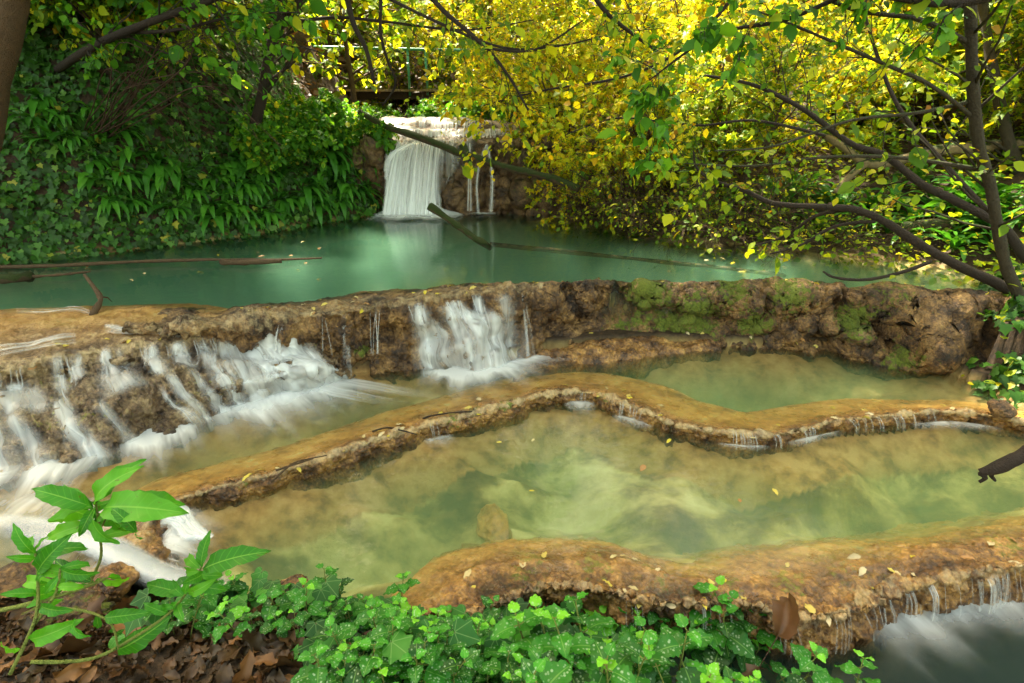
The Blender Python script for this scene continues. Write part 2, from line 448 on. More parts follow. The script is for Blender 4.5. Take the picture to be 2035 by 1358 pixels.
wb = water_mat('dark_water', (.05, .09, .07), (.08, .2, .14), 9.0, .10, 4, .10, .22)
pool('upper_pool_water', grow_poly(UPP, .07), ZU - .012, 1.1, wu)
pool('middle_pool_water', grow_poly(MIDP, .05), ZM - .012, .95, wm)
pool('lower_pool_water', grow_poly(LOWP, .05), ZL - .012, .7, wl)
pool('lowest_pool_water', LOWST, ZB, .8, wb)

# ------------------------------------------------------------------ travertine: lofted between rails, then roughened
def loft(rails, ns, nts, smooth=3):
    Rl = np.stack([spline(r, ns) for r in rails])           # K, ns, 3
    d = np.concatenate([[0], np.cumsum(np.linalg.norm(np.diff(Rl[len(rails) // 2], axis=0), axis=1))])
    s = np.linspace(0, d[-1], ns)
    Rl = np.stack([np.column_stack([np.interp(s, d, r[:, k]) for k in range(3)]) for r in Rl])
    rows, tt = [], []
    for k in range(len(rails) - 1):
        f = np.linspace(0, 1, nts[k], endpoint=False)[:, None, None]
        rows.append(Rl[k][None] * (1 - f) + Rl[k + 1][None] * f)
        tt += list(k + f[:, 0, 0])
    G = np.concatenate(rows + [Rl[-1:]])
    tt = np.array(tt + [len(rails) - 1])
    for _ in range(smooth): G[1:-1] = .25 * G[:-2] + .5 * G[1:-1] + .25 * G[2:]
    return G, tt                                             # (nt, ns, 3)
def gnorm(G):
    a, b = np.gradient(G, axis=0), np.gradient(G, axis=1)
    N = nrm(np.cross(a, b))
    return N if (N[..., 2].mean() - N[..., 1].mean()) > 0 else -N
def roughen(G, mask, layers, bumps=()):
    """layers: (kind, size, amount); mask (nt, ns) scales the push along the normal"""
    for kind, size, amt in layers:
        N = gnorm(G)
        p = G / size
        if kind == 'f': h = fbm(p, 3, int(size * 997))
        elif kind == 'w': h = .55 - worley(p + .35 * fbm(p * .8, 2, 3)[..., None], int(size * 991))
        elif kind == 'v': h = .55 - worley(p * np.array([1, 1, .42]) + .5 * fbm(p * .7, 2, 3)[..., None], int(size * 991))
        elif kind == 'd': h = -np.abs(fbm(p * np.array([1, 1, .28]), 3, 5))          # vertical drip grooves
        G = G + N * (h * amt * mask)[..., None]
    for c, r, a in bumps:
        N = gnorm(G)
        d2 = ((G - np.asarray(c)) ** 2).sum(-1) / r ** 2
        G = G + N * (a * np.exp(-d2))[..., None]
    return G
def tmask(tt, keys):
    return np.interp(tt, [k for k, _ in keys], [v for _, v in keys])[:, None]
def spots(G, L):
    m = np.zeros(G.shape[:2])
    for c, r in L: m = np.maximum(m, np.exp(-(((G - np.asarray(c)) * np.array([1, .6, 1])) ** 2).sum(-1) / (1.35 * r) ** 2))
    return m
def rockthing(name, G, mat, label, cat, moss=None, pale=None, silt=None):
    nt, ns = G.shape[:2]
    F = gridF(nt, ns)
    N = np.cross(np.gradient(G, axis=0), np.gradient(G, axis=1))
    if (N[..., 2].mean() - N[..., 1].mean()) < 0: F = F[:, ::-1]
    o = link(name, mesh(name, G.reshape(-1, 3), [F], {'moss': (np.zeros(nt * ns) if moss is None else moss.ravel()), 'silt': (np.zeros((nt, ns)) if silt is None else silt * np.ones((nt, ns))).ravel(), 'pale': (np.zeros((nt, ns)) if pale is None else pale * np.ones((nt, ns))).ravel()}), mat)
    return T(o, label, cat)

m_dam = rock_mat('brown_travertine', [(.40, (.016, .007, .003)), (.48, (.10, .048, .016)), (.57, (.29, .155, .048)), (.68, (.5, .31, .11))], .55, .6)
m_casc = rock_mat('wet_travertine', [(.40, (.03, .016, .009)), (.48, (.15, .088, .042)), (.57, (.36, .245, .12)), (.69, (.58, .45, .26))], .35, .55, mossc=((.14, .13, .02), (.42, .38, .06)))
m_rim = rock_mat('orange_travertine', [(.40, (.04, .016, .006)), (.48, (.18, .082, .024)), (.57, (.44, .225, .058)), (.69, (.66, .42, .15))], .3, .45)
m_shelf = m_rim

def lipthing_rows(keys): return keys

# --- the long dam between upper and middle pool
U = [240, 330, 430, 560, 640, 740, 820, 900, 1000, 1060, 1150, 1250, 1400, 1550, 1650, 1720, 1850, 1990, 2140]
back = [598, 600, 602, 586, 578, 570, 565, 559, 555, 553, 551, 550, 551, 556, 562, 568, 573, 575, 590]
lip = [652, 652, 648, 630, 622, 612, 601, 588, 577, 572, 562, 559, 562, 567, 575, 582, 588, 592, 612]
toeu = [240, 330, 440, 570, 650, 735, 830, 935, 1010, 1075, 1150, 1260, 1400, 1540, 1650, 1745, 1880, 1985, 2170]
toe = [700, 700, 712, 735, 748, 746, 738, 742, 728, 706, 692, 686, 690, 696, 702, 720, 742, 768, 800]
n_ = len(U)
b0 = np.array([at(u, v, ZU) for u, v in zip(U, back)]); b00 = b0 + np.array([0, .16, -.5]); b01 = b0 + np.array([0, .02, -.035])
l0 = np.array([at(u, v, ZU + .005) for u, v in zip(U, lip)])
t0 = np.array([at(u, v, ZM - .02) for u, v in zip(toeu, toe)])
l1 = l0 + (t0 - l0) * np.array([.12, .12, 0]) + np.array([0, -.015, -.09])
apr = np.array([0, 0, 0, .1, .1, .1, .35, .75, .7, .3, .1, .15, .15, .5, .45, .1, .2, .1, 0])[:, None]
m1 = l0 * .5 + t0 * .5
m1[:, :2] = l0[:, :2] * (.62 - .25 * apr) + t0[:, :2] * (.38 + .25 * apr)
m1 += (1 - apr) * np.array([0, .07, -.02])
t1 = t0 + np.array([0, -.03, -.3])
G, tt = loft([b00, b01, l0, l1, m1, t0, t1], 760, [8, 30, 14, 26, 30, 10])
mask = tmask(tt, [(0, .2), (1, .25), (1.7, .45), (2.0, .8), (2.6, 1), (5, 1), (6, .6)])
bp = [(at(u, v, z), r, a) for u, v, z, r, a in [(1290, 590, .42, .17, .09), (1430, 600, .38, .16, .05), (1130, 630, .3, .2, .07), (1600, 640, .28, .17, .10), (1705, 665, .25, .15, .14), (1640, 680, .16, .1, .09), (1820, 650, .3, .22, .17), (1850, 700, .18, .16, .12), (1580, 600, .4, .16, .08), (1480, 590, .42, .1, .07), (1760, 600, .42, .14, .10), (1910, 620, .4, .15, .10), (1210, 600, .4, .12, .07), (1100, 600, .4, .14, .07), (1370, 610, .35, .1, .06), (700, 690, .25, .12, .05), (620, 670, .3, .12, .05), (1520, 660, .2, .13, .05)]]
G = roughen(G, mask, [('f', .55, .06), ('w', .30, .13), ('f', .13, .05), ('d', .07, .03), ('w', .075, .035), ('w', .034, .022), ('w', .014, .009)], bp)
# dark clefts
for u, v, z, rx, rz, a in [(1232, 610, .36, .022, .14, .12), (1648, 590, .4, .025, .15, .14), (1510, 600, .36, .02, .12, .08), (1760, 660, .24, .05, .10, .20), (1690, 705, .14, .13, .035, .14), (560, 670, .3, .03, .1, .07), (770, 660, .3, .06, .05, .08), (1920, 640, .3, .03, .16, .1), (1160, 665, .2, .14, .03, .07), (1340, 640, .26, .2, .03, .09), (1450, 655, .22, .14, .03, .08)]:
    c = at(u, v, z)
    a *= 1.5
    dd = ((G[..., 0] - c[0]) / rx) ** 2 + ((G[..., 2] - c[2]) / rz) ** 2 + ((G[..., 1] - c[1]) / .4) ** 2
    G = G + np.exp(-dd)[..., None] * np.array([0, a, 0])
mo = spots(G, [(at(u, v, z), r) for u, v, z, r in [(1290, 585, .45, .16), (1390, 640, .25, .17), (1340, 650, .2, .14), (1450, 575, .45, .10), (1500, 650, .22, .10), (1280, 640, .25, .12), (1640, 690, .14, .07), (1760, 590, .45, .10), (1800, 720, .12, .08), (1180, 650, .22, .05), (720, 700, .2, .05), (1700, 640, .3, .10), (1560, 580, .45, .12), (1240, 650, .2, .1)]]) * .8 + .12 * (G[..., 0] > .2)
DAM = G; DAMT = tt
rockthing('travertine_dam', G, m_dam, 'long knobbly brown travertine dam with mossy boulder-like face holding back the turquoise upper pool', 'rock dam', mo, tmask(tt, [(1.2, .3), (2.0, .6), (2.6, .2), (3.4, 0)]) * (G[..., 0] < .25))

# --- stepped cascade on the left
U = [-420, -200, 0, 100, 200, 300, 400, 480, 545, 600, 640]
cb = ats(list(zip(U, [660, 634, 608, 603, 600, 598, 598, 612, 622, 640, 660])), ZU - .012)
cb[:, 2] = ZU - .03
c00 = cb + np.array([0, .25, -.3])
cm = np.array([at(u, v, z) for u, v, z in zip(U, [705, 680, 652, 648, 640, 634, 628, 630, 636, 650, 672], [.47] * 9 + [.45, .42])])
cl = np.array([at(u, v, z) for u, v, z in zip(U, [800, 772, 738, 716, 696, 688, 672, 660, 654, 668, 692], [.41] * 8 + [.43, .38, .33])])
cf = cl + np.array([0, -.035, -.085])
bn = np.array([at(u, v, z) for u, v, z in zip([-430, -210, -5, 105, 210, 310, 410, 500, 585, 640, 675], [870, 840, 790, 772, 756, 745, 735, 722, 716, 716, 732], [.29] * 8 + [.28, .22, .17])])
b2 = np.array([at(u, v, z) for u, v, z in zip([-430, -210, 0, 120, 240, 340, 430, 520, 610, 665, 690], [930, 890, 850, 835, 812, 790, 775, 755, 738, 735, 745], [.21] * 9 + [.16, .11])])
ct = np.array([at(u, v, ZM - .02) for u, v in zip([-440, -220, 20, 150, 290, 390, 460, 540, 640, 690, 712], [1060, 1010, 962, 938, 884, 845, 826, 802, 768, 752, 752])])
c3 = ct + np.array([0, -.04, -.3])
for q_ in (c00, cb, cm, cl, cf): q_[-2:] += np.array([[0, .10, -.02], [0, .3, -.06]])
G, tt = loft([c00, cb, cm, cl, cf, bn, b2, ct, c3], 620, [6, 20, 36, 14, 22, 24, 40, 10])
mask = tmask(tt, [(0, .2), (1, .12), (2, .3), (2.8, .35), (3.1, .8), (4, 1), (7, 1.1), (8, .8)])
G = roughen(G, mask, [('f', .5, .05), ('w', .24, .09), ('f', .11, .03), ('w', .08, .04), ('d', .05, .02), ('w', .034, .02), ('w', .014, .008)])
mo = .16 + .22 * np.clip(fbm(G * 5, 2, 4), -1, 1) * 1.0
mo = np.where(tt[:, None] < 3.2, .0, mo) * np.where(G[..., 0] < -1.2, 1, .3)
CAS, CAST = G, tt
m_c2 = m_casc
rockthing('travertine_cascade', G, m_c2, 'stepped tan travertine cascade washed by white water at the left of the middle pool', 'cascade rock', mo, silt=tmask(tt, [(1, .8), (2, .45), (2.7, .15), (3, 0)]), pale=tmask(tt, [(2.6, 0), (3.0, .6), (3.6, .2), (4.8, .1), (5.2, .3), (6, 0)]))

# --- the winding rim between middle and lower pool, with its orange shelf
KU = [(225, 1150), (262, 1095), (292, 1040), (350, 994), (420, 970), (520, 947), (600, 923), (680, 896), (760, 869), (840, 847), (920, 827), (1000, 807), (1060, 789), (1120, 780), (1180, 781), (1230, 798), (1290, 821), (1340, 843), (1400, 853), (1460, 859), (1530, 863), (1600, 851), (1650, 837), (1720, 829), (1800, 823), (1880, 817), (1950, 823), (2060, 842), (2200, 852)]
BK = [(150, 1130), (190, 1060), (240, 1000), (320, 955), (420, 926), (520, 902), (600, 876), (680, 848), (760, 822), (840, 800), (920, 776), (1000, 752), (1060, 744), (1120, 740), (1185, 742), (1250, 752), (1330, 772), (1380, 795), (1430, 808), (1480, 818), (1535, 812), (1600, 802), (1665, 795), (1740, 793), (1820, 795), (1900, 796), (1960, 802), (2060, 815), (2200, 828)]
TU = [(285, 1165), (335, 1115), (345, 1060), (372, 1020), (432, 1002), (530, 978), (612, 952), (690, 924), (770, 895), (848, 870), (926, 850), (1005, 829), (1064, 808), (1120, 800), (1178, 802), (1226, 820), (1286, 845), (1338, 864), (1400, 875), (1462, 883), (1532, 886), (1604, 873), (1655, 858), (1722, 848), (1800, 842), (1880, 836), (1950, 842), (2060, 862), (2200, 874)]
kb, kl, kt = ats(BK, ZM - .07), ats(KU, ZM + .008), ats(TU, ZL - .02)
kd = nrm((kl - kb) * np.array([1, 1, 0]))
k01 = kb + np.array([0, 0, -.06]) - kd * .12
k00 = kb + np.array([0, 0, -.3]) - kd * .34
km = .45 * kb + .55 * kl; km[:, 2] = ZM - .032
G, tt = loft([k00, k01, kb, km, kl, kl * .5 + kt * .5 + np.array([0, -.008, .012]), kt, kt + np.array([0, .0, -.3])], 1000, [8, 8, 16, 14, 12, 12, 8], 3)
tt = tt - 1
mask = tmask(tt, [(-1, .5), (0, .3), (1, .15), (2, .12), (2.6, .3), (3, 1), (5, 1), (6, .6)])
G = roughen(G, mask, [('f', .3, .025), ('w', .12, .04), ('f', .06, .012), ('w', .045, .024), ('w', .02, .012), ('w', .010, .005)])
kx = G[..., 0]
mo = spots(G, [(at(u, v, ZM), r) for u, v, r in [(1010, 800, .08), (940, 815, .07), (900, 830, .06), (480, 955, .05), (1200, 790, .04)]]) * .5
RIM, RIMT = G, tt
rockthing('travertine_weir', G, m_rim, 'winding low travertine rim with orange shelf between middle pool and lower pool', 'rock rim', mo, tmask(tt, [(2.6, 0), (3.0, .8), (3.5, .5), (4.2, .1)]), tmask(tt, [(2.0, 1), (2.75, .1), (3, 0)]))

# --- the inner ledge below the dam
KL = [(1020, 728), (1060, 716), (1110, 707), (1170, 699), (1230, 692), (1300, 684), (1370, 676), (1430, 672)]
kl = ats(KL, ZM + .02); kl[:, 2] += [-.05, -.01, 0, 0, 0, 0, 0, 0]; kt = ats([(u, v + 24) for u, v in KL], ZM - .02); kb = ats([(u, v - 16) for u, v in KL], ZM + .03)
G, tt = loft([kb + np.array([0, .08, -.15]), kb, kl, kt, kt + np.array([0, 0, -.15])], 220, [6, 10, 10, 6], 2)
G = roughen(G, tmask(tt, [(0, .3), (1, .7), (4, 1)]), [('f', .3, .05), ('w', .1, .04), ('w', .045, .025), ('w', .02, .012)])
rockthing('travertine_ledge', G, m_rim, 'small pale knobbly travertine ledge at the foot of the dam right of its cascade', 'rock ledge')

# --- the near shelf with dripping edge
KU = [(800, 1290), (880, 1240), (1000, 1193), (1090, 1163), (1200, 1174), (1290, 1192), (1400, 1197), (1500, 1202), (1560, 1224), (1640, 1224), (1720, 1200), (1800, 1167), (1900, 1142), (2035, 1124), (2200, 1112), (2500, 1100)]
BK = [(690, 1230), (760, 1190), (850, 1110), (950, 1078), (1080, 1066), (1200, 1070), (1310, 1102), (1400, 1115), (1480, 1094), (1560, 1082), (1680, 1070), (1800, 1062), (1900, 1046), (2035, 1024), (2200, 1000), (2500, 960)]
kl, kb = ats(KU, ZL + .02), ats(BK, ZL - .05)
kt = ats([(u, v + 62) for u, v in KU], ZB + .03)
km = .5 * kb + .5 * kl; km[:, 2] = ZL + .004
km2 = .2 * kb + .8 * kl; km2[:, 2] = ZL - .002
G, tt = loft([kb + np.array([0, .34, -.30]), kb + np.array([0, .0, -.02]), km, km2, kl, kl * .6 + kt * .4 + np.array([0, .0, -.01]), kt, kt + np.array([0, 0, -.3])], 800, [16, 30, 26, 10, 18, 16, 6], 2)
mask = tmask(tt, [(0, .6), (1, .25), (2, .34), (3, .42), (3.8, .75), (4, 1), (6, 1), (7, .6)])
G = roughen(G, mask, [('f', .35, .04), ('w', .12, .045), ('d', .04, .022), ('f', .06, .012), ('w', .05, .03), ('w', .022, .014), ('w', .010, .006)])
SHE, SHET = G, tt
mo = spots(G, [(at(u, v, ZL), r) for u, v, r in [(1650, 1105, .09), (1180, 1095, .1), (1450, 1150, .06), (1050, 1120, .08), (1980, 1060, .1), (1300, 1130, .07), (1560, 1140, .08)]]) * .55
rockthing('travertine_shelf', G, m_shelf, 'broad orange travertine shelf with dripping knobbly edge above the dark near pool', 'rock shelf', mo, tmask(tt, [(3.4, 0), (4.0, .6), (4.7, .45), (5.4, .1)]), tmask(tt, [(1, .9), (1.5, .4), (2.5, .12), (3, 0)]))

# --- rock face of the far waterfall with its upper step
U = [640, 700, 760, 810, 860, 900, 950, 1000, 1060, 1130, 1200, 1300]
def row(v, d): return np.array([atd(u, vv, dd) for u, vv, dd in zip(U, v, d)])
r0 = row([434] * 12, [6.95, 6.95, 6.95, 6.98, 7.0, 6.98, 6.95, 6.95, 6.9, 6.85, 6.7, 6.5]) + np.array([0, 0, -.35])
r1 = row([426, 426, 424, 422, 422, 424, 426, 426, 428, 430, 436, 446], [7.0, 7.0, 7.0, 7.05, 7.08, 7.03, 7.0, 7.0, 6.95, 6.9, 6.75, 6.55])
r2 = row([360, 360, 350, 345, 345, 350, 355, 355, 355, 355, 350, 350], [7.1, 7.1, 7.12, 7.2, 7.22, 7.15, 7.1, 7.1, 7.05, 7.0, 6.9, 6.7])
r3 = row([292, 288, 286, 284, 282, 284, 284, 282, 280, 278, 270, 262], [7.25, 7.25, 7.25, 7.28, 7.3, 7.28, 7.25, 7.25, 7.22, 7.2, 7.1, 7.0])
r4 = row([282, 280, 277, 275, 274, 275, 275, 274, 272, 268, 258, 250], [7.7] * 12)
r5 = row([262, 260, 257, 256, 256, 257, 258, 260, 262, 260, 250, 240], [7.85] * 12)
r6 = row([254, 253, 251, 250, 250, 251, 253, 256, 258, 256, 246, 236], [8.1] * 12)
r7 = row([246, 242, 238, 236, 236, 237, 240, 246, 250, 250, 240, 230], [8.25] * 12)
r8 = row([242, 238, 234, 233, 233, 233, 236, 242, 246, 246, 236, 226], [9.2] * 12)
for q_ in (r0, r1, r2): q_[:, 1] += .16
G, tt = loft([r0, r1, r2, r3, r4, r5, r6, r7, r8], 330, [6, 34, 34, 12, 12, 8, 10, 12], 2)
mask = tmask(tt, [(0, .5), (1, 1), (3, 1), (3.4, .35), (4, .3), (4.5, .6), (8, .3)])
bp = [(atd(u, v, d), r, a) for u, v, d, r, a in [(895, 385, 7.1, .18, .16), (885, 410, 7.0, .15, .12), (960, 360, 7.1, .16, .08), (1010, 370, 7.1, .2, .12), (780, 330, 7.2, .12, .13), (1040, 400, 6.95, .22, .18), (1120, 410, 6.8, .25, .12)]]
G = roughen(G, mask, [('f', .6, .09), ('v', .36, .17), ('d', .2, .12), ('v', .12, .04), ('f', .10, .03), ('w', .05, .012)], bp)
FAL, FALT = G, tt
mo = spots(G, [(atd(u, v, d), r) for u, v, d, r in [(1060, 380, 7, .2), (1130, 380, 6.9, .25), (1020, 300, 7.2, .15), (1150, 280, 7.2, .3), (690, 300, 7.2, .4)]]) * .5
m_face = rock_mat('tan_rock_face', [(.38, (.014, .007, .003)), (.48, (.08, .04, .014)), (.58, (.2, .112, .04)), (.7, (.38, .24, .1))], .5, .5)
rockthing('waterfall_rock', G, m_face, 'tan rounded rock face behind the far waterfall with stepped ledges on top', 'rock face', mo)

# ------------------------------------------------------------------ falling water and foam
def white_mat(name, a0, a1, sx, sy, col=(.93, .94, .93)):
    """thin white water; luv.x = across (-1..1), luv.y = metres along, luv.z = cover"""
    n = NT(name)
    l = n.attr('luv', 'Vector')
    s = n('SeparateXYZ', {0: l}); L = n('SeparateXYZ', {0: l}, 1); C = n('SeparateXYZ', {0: l}, 2)
    r = n.attr('rnd')
    v = n('CombineXYZ', {0: n.math('MULTIPLY', s, sx), 1: n.math('MULTIPLY', L, sy), 2: n.math('MULTIPLY', r, 37.0)})
    st = n('TexNoise', {'Scale': 1.0, 'Detail': 3, 'Vector': v, 'Roughness': .6})
    e = n.math('SUBTRACT', 1.0, n.math('POWER', n.math('ABSOLUTE', s), 2.0))
    f = n.math('MULTIPLY', n.math('MULTIPLY', e, C), n.ramp(st, [(.3, a0), (.68, a1)]))
    f = n.math('MINIMUM', f, 1.0)
    d = n('MixShader', {0: .45, 1: n('BsdfDiffuse', {'Color': col}), 2: n('BsdfTranslucent', {'Color': col})})
    d = n('MixShader', {0: .08, 1: d, 2: n('BsdfGlossy', {'Color': (1, 1, 1, 1), 'Roughness': .25})})
    return n.done(n('MixShader', {0: f, 1: n('BsdfTransparent', {'Color': (1, 1, 1, 1)}), 2: d}))
m_silk = white_mat('white_water', .05, 1.1, 1.6, 1.0)
m_froth = white_mat('thick_foam', .7, 1.4, 1.2, .8)
m_foam = white_mat('soft_foam', .22, 1.0, 1.5, 1.0)

class Silk:
    def __init__(s): s.mb = MB()
    def ribbon(s, P, N, wid, cover, lift=.012, k=5):
        P, N = np.asarray(P), nrm(np.asarray(N))
        n = len(P)
        t = nrm(np.gradient(P, axis=0))
        side = nrm(np.cross(t, N))
        wid = np.broadcast_to(wid, (n,))
        c = np.linspace(-1, 1, k)
        V = P[:, None] + side[:, None] * (c[None, :, None] * wid[:, None, None]) + N[:, None] * (lift + (1 - c ** 2)[None, :, None] * wid[:, None, None] * .45)
        d = np.concatenate([[0], np.cumsum(np.linalg.norm(np.diff(P, axis=0), axis=1))])
        r = rng.random()
        U = np.stack([np.tile(c, (n, 1)), np.tile(d[:, None], (1, k)), np.tile(np.broadcast_to(cover, (n,))[:, None], (1, k))], -1)
        s.mb.add(V.reshape(-1, 3), gridF(n, k), luv=U.reshape(-1, 3), rnd=np.full(n * k, r))
    def make(s, name, mat, parent=None, root=None):
        return link(name, s.mb.me(name), mat, parent)
def drape(S, G, tt, u, t0, t1, wid, cover, drift=0.0, n=26, hang=.5, fade=.15, lift=.01, wob=2.5):
    """let a thread of water run down the rock grid from row t0 to row t1 near picture column u"""
    ns = G.shape[1]
    k0 = int(np.argmin(np.abs(tt - t0))); k1 = int(np.argmin(np.abs(tt - t1)))
    mid = G[k0]
    uu = 1017.5 + FPX * mid[:, 0] / (mid[:, 1] * cp - (mid[:, 2] - CAMZ) * sp)
    j0 = int(np.argmin(np.abs(uu - u)))
    ks = np.linspace(k0, k1, n)
    js = np.clip(j0 + drift * np.linspace(0, 1, n) ** 1.3 + wob * np.sin(np.linspace(0, 5, n) + rng.random() * 6), 1, ns - 2).astype(int)
    P = G[ks.astype(int), js].copy()
    # the water leaps clear of hollows
    out = P[:, 1].copy()
    run = np.minimum.accumulate(out)
    P[:, 1] = hang * run + (1 - hang) * out
    for _ in range(2): P[1:-1] = .25 * P[:-2] + .5 * P[1:-1] + .25 * P[2:]
    if wob < 1: P[:, 0] = P[0, 0] + (P[-1, 0] - P[0, 0]) * np.linspace(0, 1, n); P[:, 1] = np.minimum.accumulate(P[:, 1]); P[:, 2] = np.minimum.accumulate(P[:, 2])
    N = nrm(np.column_stack([np.zeros(n), np.full(n, -.8), np.full(n, .6)]))
    x = np.linspace(0, 1, n)
    cv = cover * sstep(0, fade, x) * (1 - .35 * x)
    S.ribbon(P, N, wid * (.7 + .8 * x), cv, lift)
def foam(S, pts, width, cover, z, out=None, seg=40, rag=.35, dome=1.0):
    """a low cushion of foam spreading from a line of impact; pts (k,2) plan"""
    P = spline(np.column_stack([np.asarray(pts)[:, :2], np.zeros(len(pts))]), seg)[:, :2]
    t = nrm(np.gradient(P, axis=0))
    o = np.column_stack([t[:, 1], -t[:, 0]]) if out is None else np.tile(np.asarray(out, float)[None], (seg, 1))
    if out is None and o[:, 1].mean() > 0: o = -o
    m = 14
    f = np.linspace(-.25, 1, m)
    wv = 1.35 * width * (1 + .6 * rag * fbm(np.column_stack([np.arange(seg) * .3, np.zeros(seg), np.full(seg, rng.random() * 50)]), 3, 2))
    X = P[:, None] + o[:, None] * (f[None, :, None] * wv[:, None, None])
    hgt = np.maximum(0, 1 - np.abs(f) * 1.0) ** 2
    ends = sstep(0, .35, np.arange(seg) / (seg - 1)) * sstep(0, .35, 1 - np.arange(seg) / (seg - 1))
    zz = z + .004 + (min(.014, .07 * width) * dome * ends[:, None] * hgt[None] * (1 + .6 * fbm(np.stack([X[..., 0] * 12, X[..., 1] * 12, 0 * X[..., 0]], -1), 2, 4)))
    V = np.concatenate([X, zz[..., None]], -1)
    d = np.concatenate([[0], np.cumsum(np.linalg.norm(np.diff(P, axis=0), axis=1))])
    c = cover * np.clip(1 - np.maximum(f, 0), 0, 1) ** 2.3 * sstep(-.25, -.05, f)
    c = c[None] * ends[:, None]
    U = np.stack([np.tile(f[None] * .5, (seg, 1)), np.tile(d[:, None], (1, m)) * 9, c], -1)
    U2 = U.copy()
    S.mb.add(V.reshape(-1, 3), gridF(seg, m), luv=U2.reshape(-1, 3), rnd=np.full(seg * m, rng.random()))

def veil_mat(name, col=(.93, .94, .93)):
    n = NT(name)
    l = n.attr('luv', 'Vector')
    C = n('SeparateXYZ', {0: l}, 2)
    d = n('MixShader', {0: .45, 1: n('BsdfDiffuse', {'Color': col}), 2: n('BsdfTranslucent', {'Color': col})})
    d = n('MixShader', {0: .08, 1: d, 2: n('BsdfGlossy', {'Color': (1, 1, 1, 1), 'Roughness': .3})})
    return n.done(n('MixShader', {0: n.math('MINIMUM', C, .97), 1: n('BsdfTransparent', {'Color': (1, 1, 1, 1)}), 2: d}))
m_veil = veil_mat('silky_veil')
def veil(S, G, tt, streams, seed, lift=.014, fine=7.0):
    """one soft sheet over the rock, covering only where the streams run; streams: (column, width, drift, from, to, strength)"""
    nt, ns = G.shape[:2]
    H = G.copy()
    for _ in range(10):
        H[1:-1] = .25 * H[:-2] + .5 * H[1:-1] + .25 * H[2:]
        H[:, 1:-1] = .25 * H[:, :-2] + .5 * H[:, 1:-1] + .25 * H[:, 2:]
    H = H + gnorm(H) * lift
    u = pix(G[int(np.argmin(np.abs(tt - 3.0)))])[0]
    sarc = np.concatenate([[0], np.cumsum(np.linalg.norm(np.diff(G[len(tt) // 2], axis=0), axis=1))])
    S2, T2 = np.meshgrid(sarc, tt)
    cov = np.zeros((nt, ns))
    wob_ = fbm(np.stack([S2 * 5, T2 * .9, 0 * S2 + seed], -1), 2, 3)
    for c_, w_, dr, a_, b_, st in streams:
        x = np.clip((T2 - a_) / max(b_ - a_, .1), 0, 1)
        e = np.exp(-(((u[None] - c_ - dr * x) / (1.25 * w_ * (.7 + .7 * x))) ** 2)) * sstep(a_ - .1, a_ + .35, T2) * (1 - sstep(b_ - .1, b_ + .2, T2))
        cov = np.maximum(cov, st * e)
    st = .5 + .5 * fbm(np.stack([S2 * fine * 4 + .8 * wob_, T2 * .55, 0 * S2 + seed * 3], -1), 3, 7)
    st2 = .5 + .5 * fbm(np.stack([S2 * fine * 12 + .8 * wob_, T2 * .4, 0 * S2 + seed * 5], -1), 2, 9)
    cov = cov * (.26 + 1.2 * np.clip(st * .65 + st2 * .35 - .12, 0, 1) ** 1.4)
    k0 = int(np.argmin(np.abs(tt - min(q[3] for q in streams)))) - 2; k1 = int(np.argmin(np.abs(tt - max(q[4] for q in streams)))) + 2
    k0, k1 = max(k0, 0), min(k1, nt - 1)
    jj = np.where(cov.max(0) > .02)[0]
    j0, j1 = jj[0], jj[-1] + 1
    Hs, cs = H[k0:k1, j0:j1], cov[k0:k1, j0:j1]
    S.mb.add(Hs.reshape(-1, 3), gridF(*cs.shape), luv=np.stack([0 * cs, 0 * cs, cs], -1).reshape(-1, 3), rnd=np.zeros(cs.size))
def pix(P):
    d = P[..., 1] * cp - (P[..., 2] - CAMZ) * sp
    return 1017.5 + FPX * P[..., 0] / d, 679 - FPX * (P[..., 1] * sp + (P[..., 2] - CAMZ) * cp) / d
# far waterfall: a broad fan of white threads
S = Silk()
def fallpath(u0, u1, v0, v1, d0, d1, arc, n=22, sweep=0.0):
    x = np.linspace(0, 1, n)
    P = []
    for q in x:
        uu = u0 + (u1 - u0) * q ** .7 + sweep * math.sin(math.pi * q)
        vv = v0 + (v1 - v0) * (q ** 1.25 * (1 - arc) + arc * q)
        dd = d0 + (d1 - d0) * q ** .6
        P.append(atd(uu, vv, dd))
    return np.array(P)
NF = np.array([0, -.95, .3])
for k in range(74):
    q = rng.random()
    u0 = [798, 808, 822, 832, 842, 852, 861, 872][int(q * 8)] + rng.normal() * 3
    u1 = 772 + (u0 - 798) * 1.18 + rng.normal() * 3
    P = fallpath(u0, u1, 281 + rng.random() * 6, 427, 7.26, 6.86 - .08 * rng.random(), .3, sweep=rng.normal() * 3)
    x = np.linspace(0, 1, len(P))
    S.ribbon(P, np.tile(NF, (len(P), 1)), (.005 + .035 * rng.random() ** 2) * (.6 + 1.2 * x), (.35 + .65 * rng.random()) * (.9 + .4 * x), .0)
for k in range(20):                                            # arching out to the left over a boulder
    q = rng.random()
    v1 = 330 + 95 * rng.random()
    P = fallpath(830 - 38 * q, 772 - 6 * rng.random(), 284 + 14 * q, v1, 7.22, 6.98, .1, sweep=-14 + 10 * q)
    x = np.linspace(0, 1, len(P))
    S.ribbon(P, np.tile(NF, (len(P), 1)), (.012 + .018 * rng.random()) * (.8 + .8 * x), .75 * (1 - .5 * x ** 2), .0)
for k in range(16):
    P = fallpath(768 + 12 * rng.random(), 772 + 40 * rng.random(), 345 + 25 * rng.random(), 427, 7.02, 6.84, .2)
    x = np.linspace(0, 1, len(P))
    S.ribbon(P, np.tile(NF, (len(P), 1)), (.016 + .02 * rng.random()) * (.8 + .8 * x), .6 + .3 * rng.random(), .0)
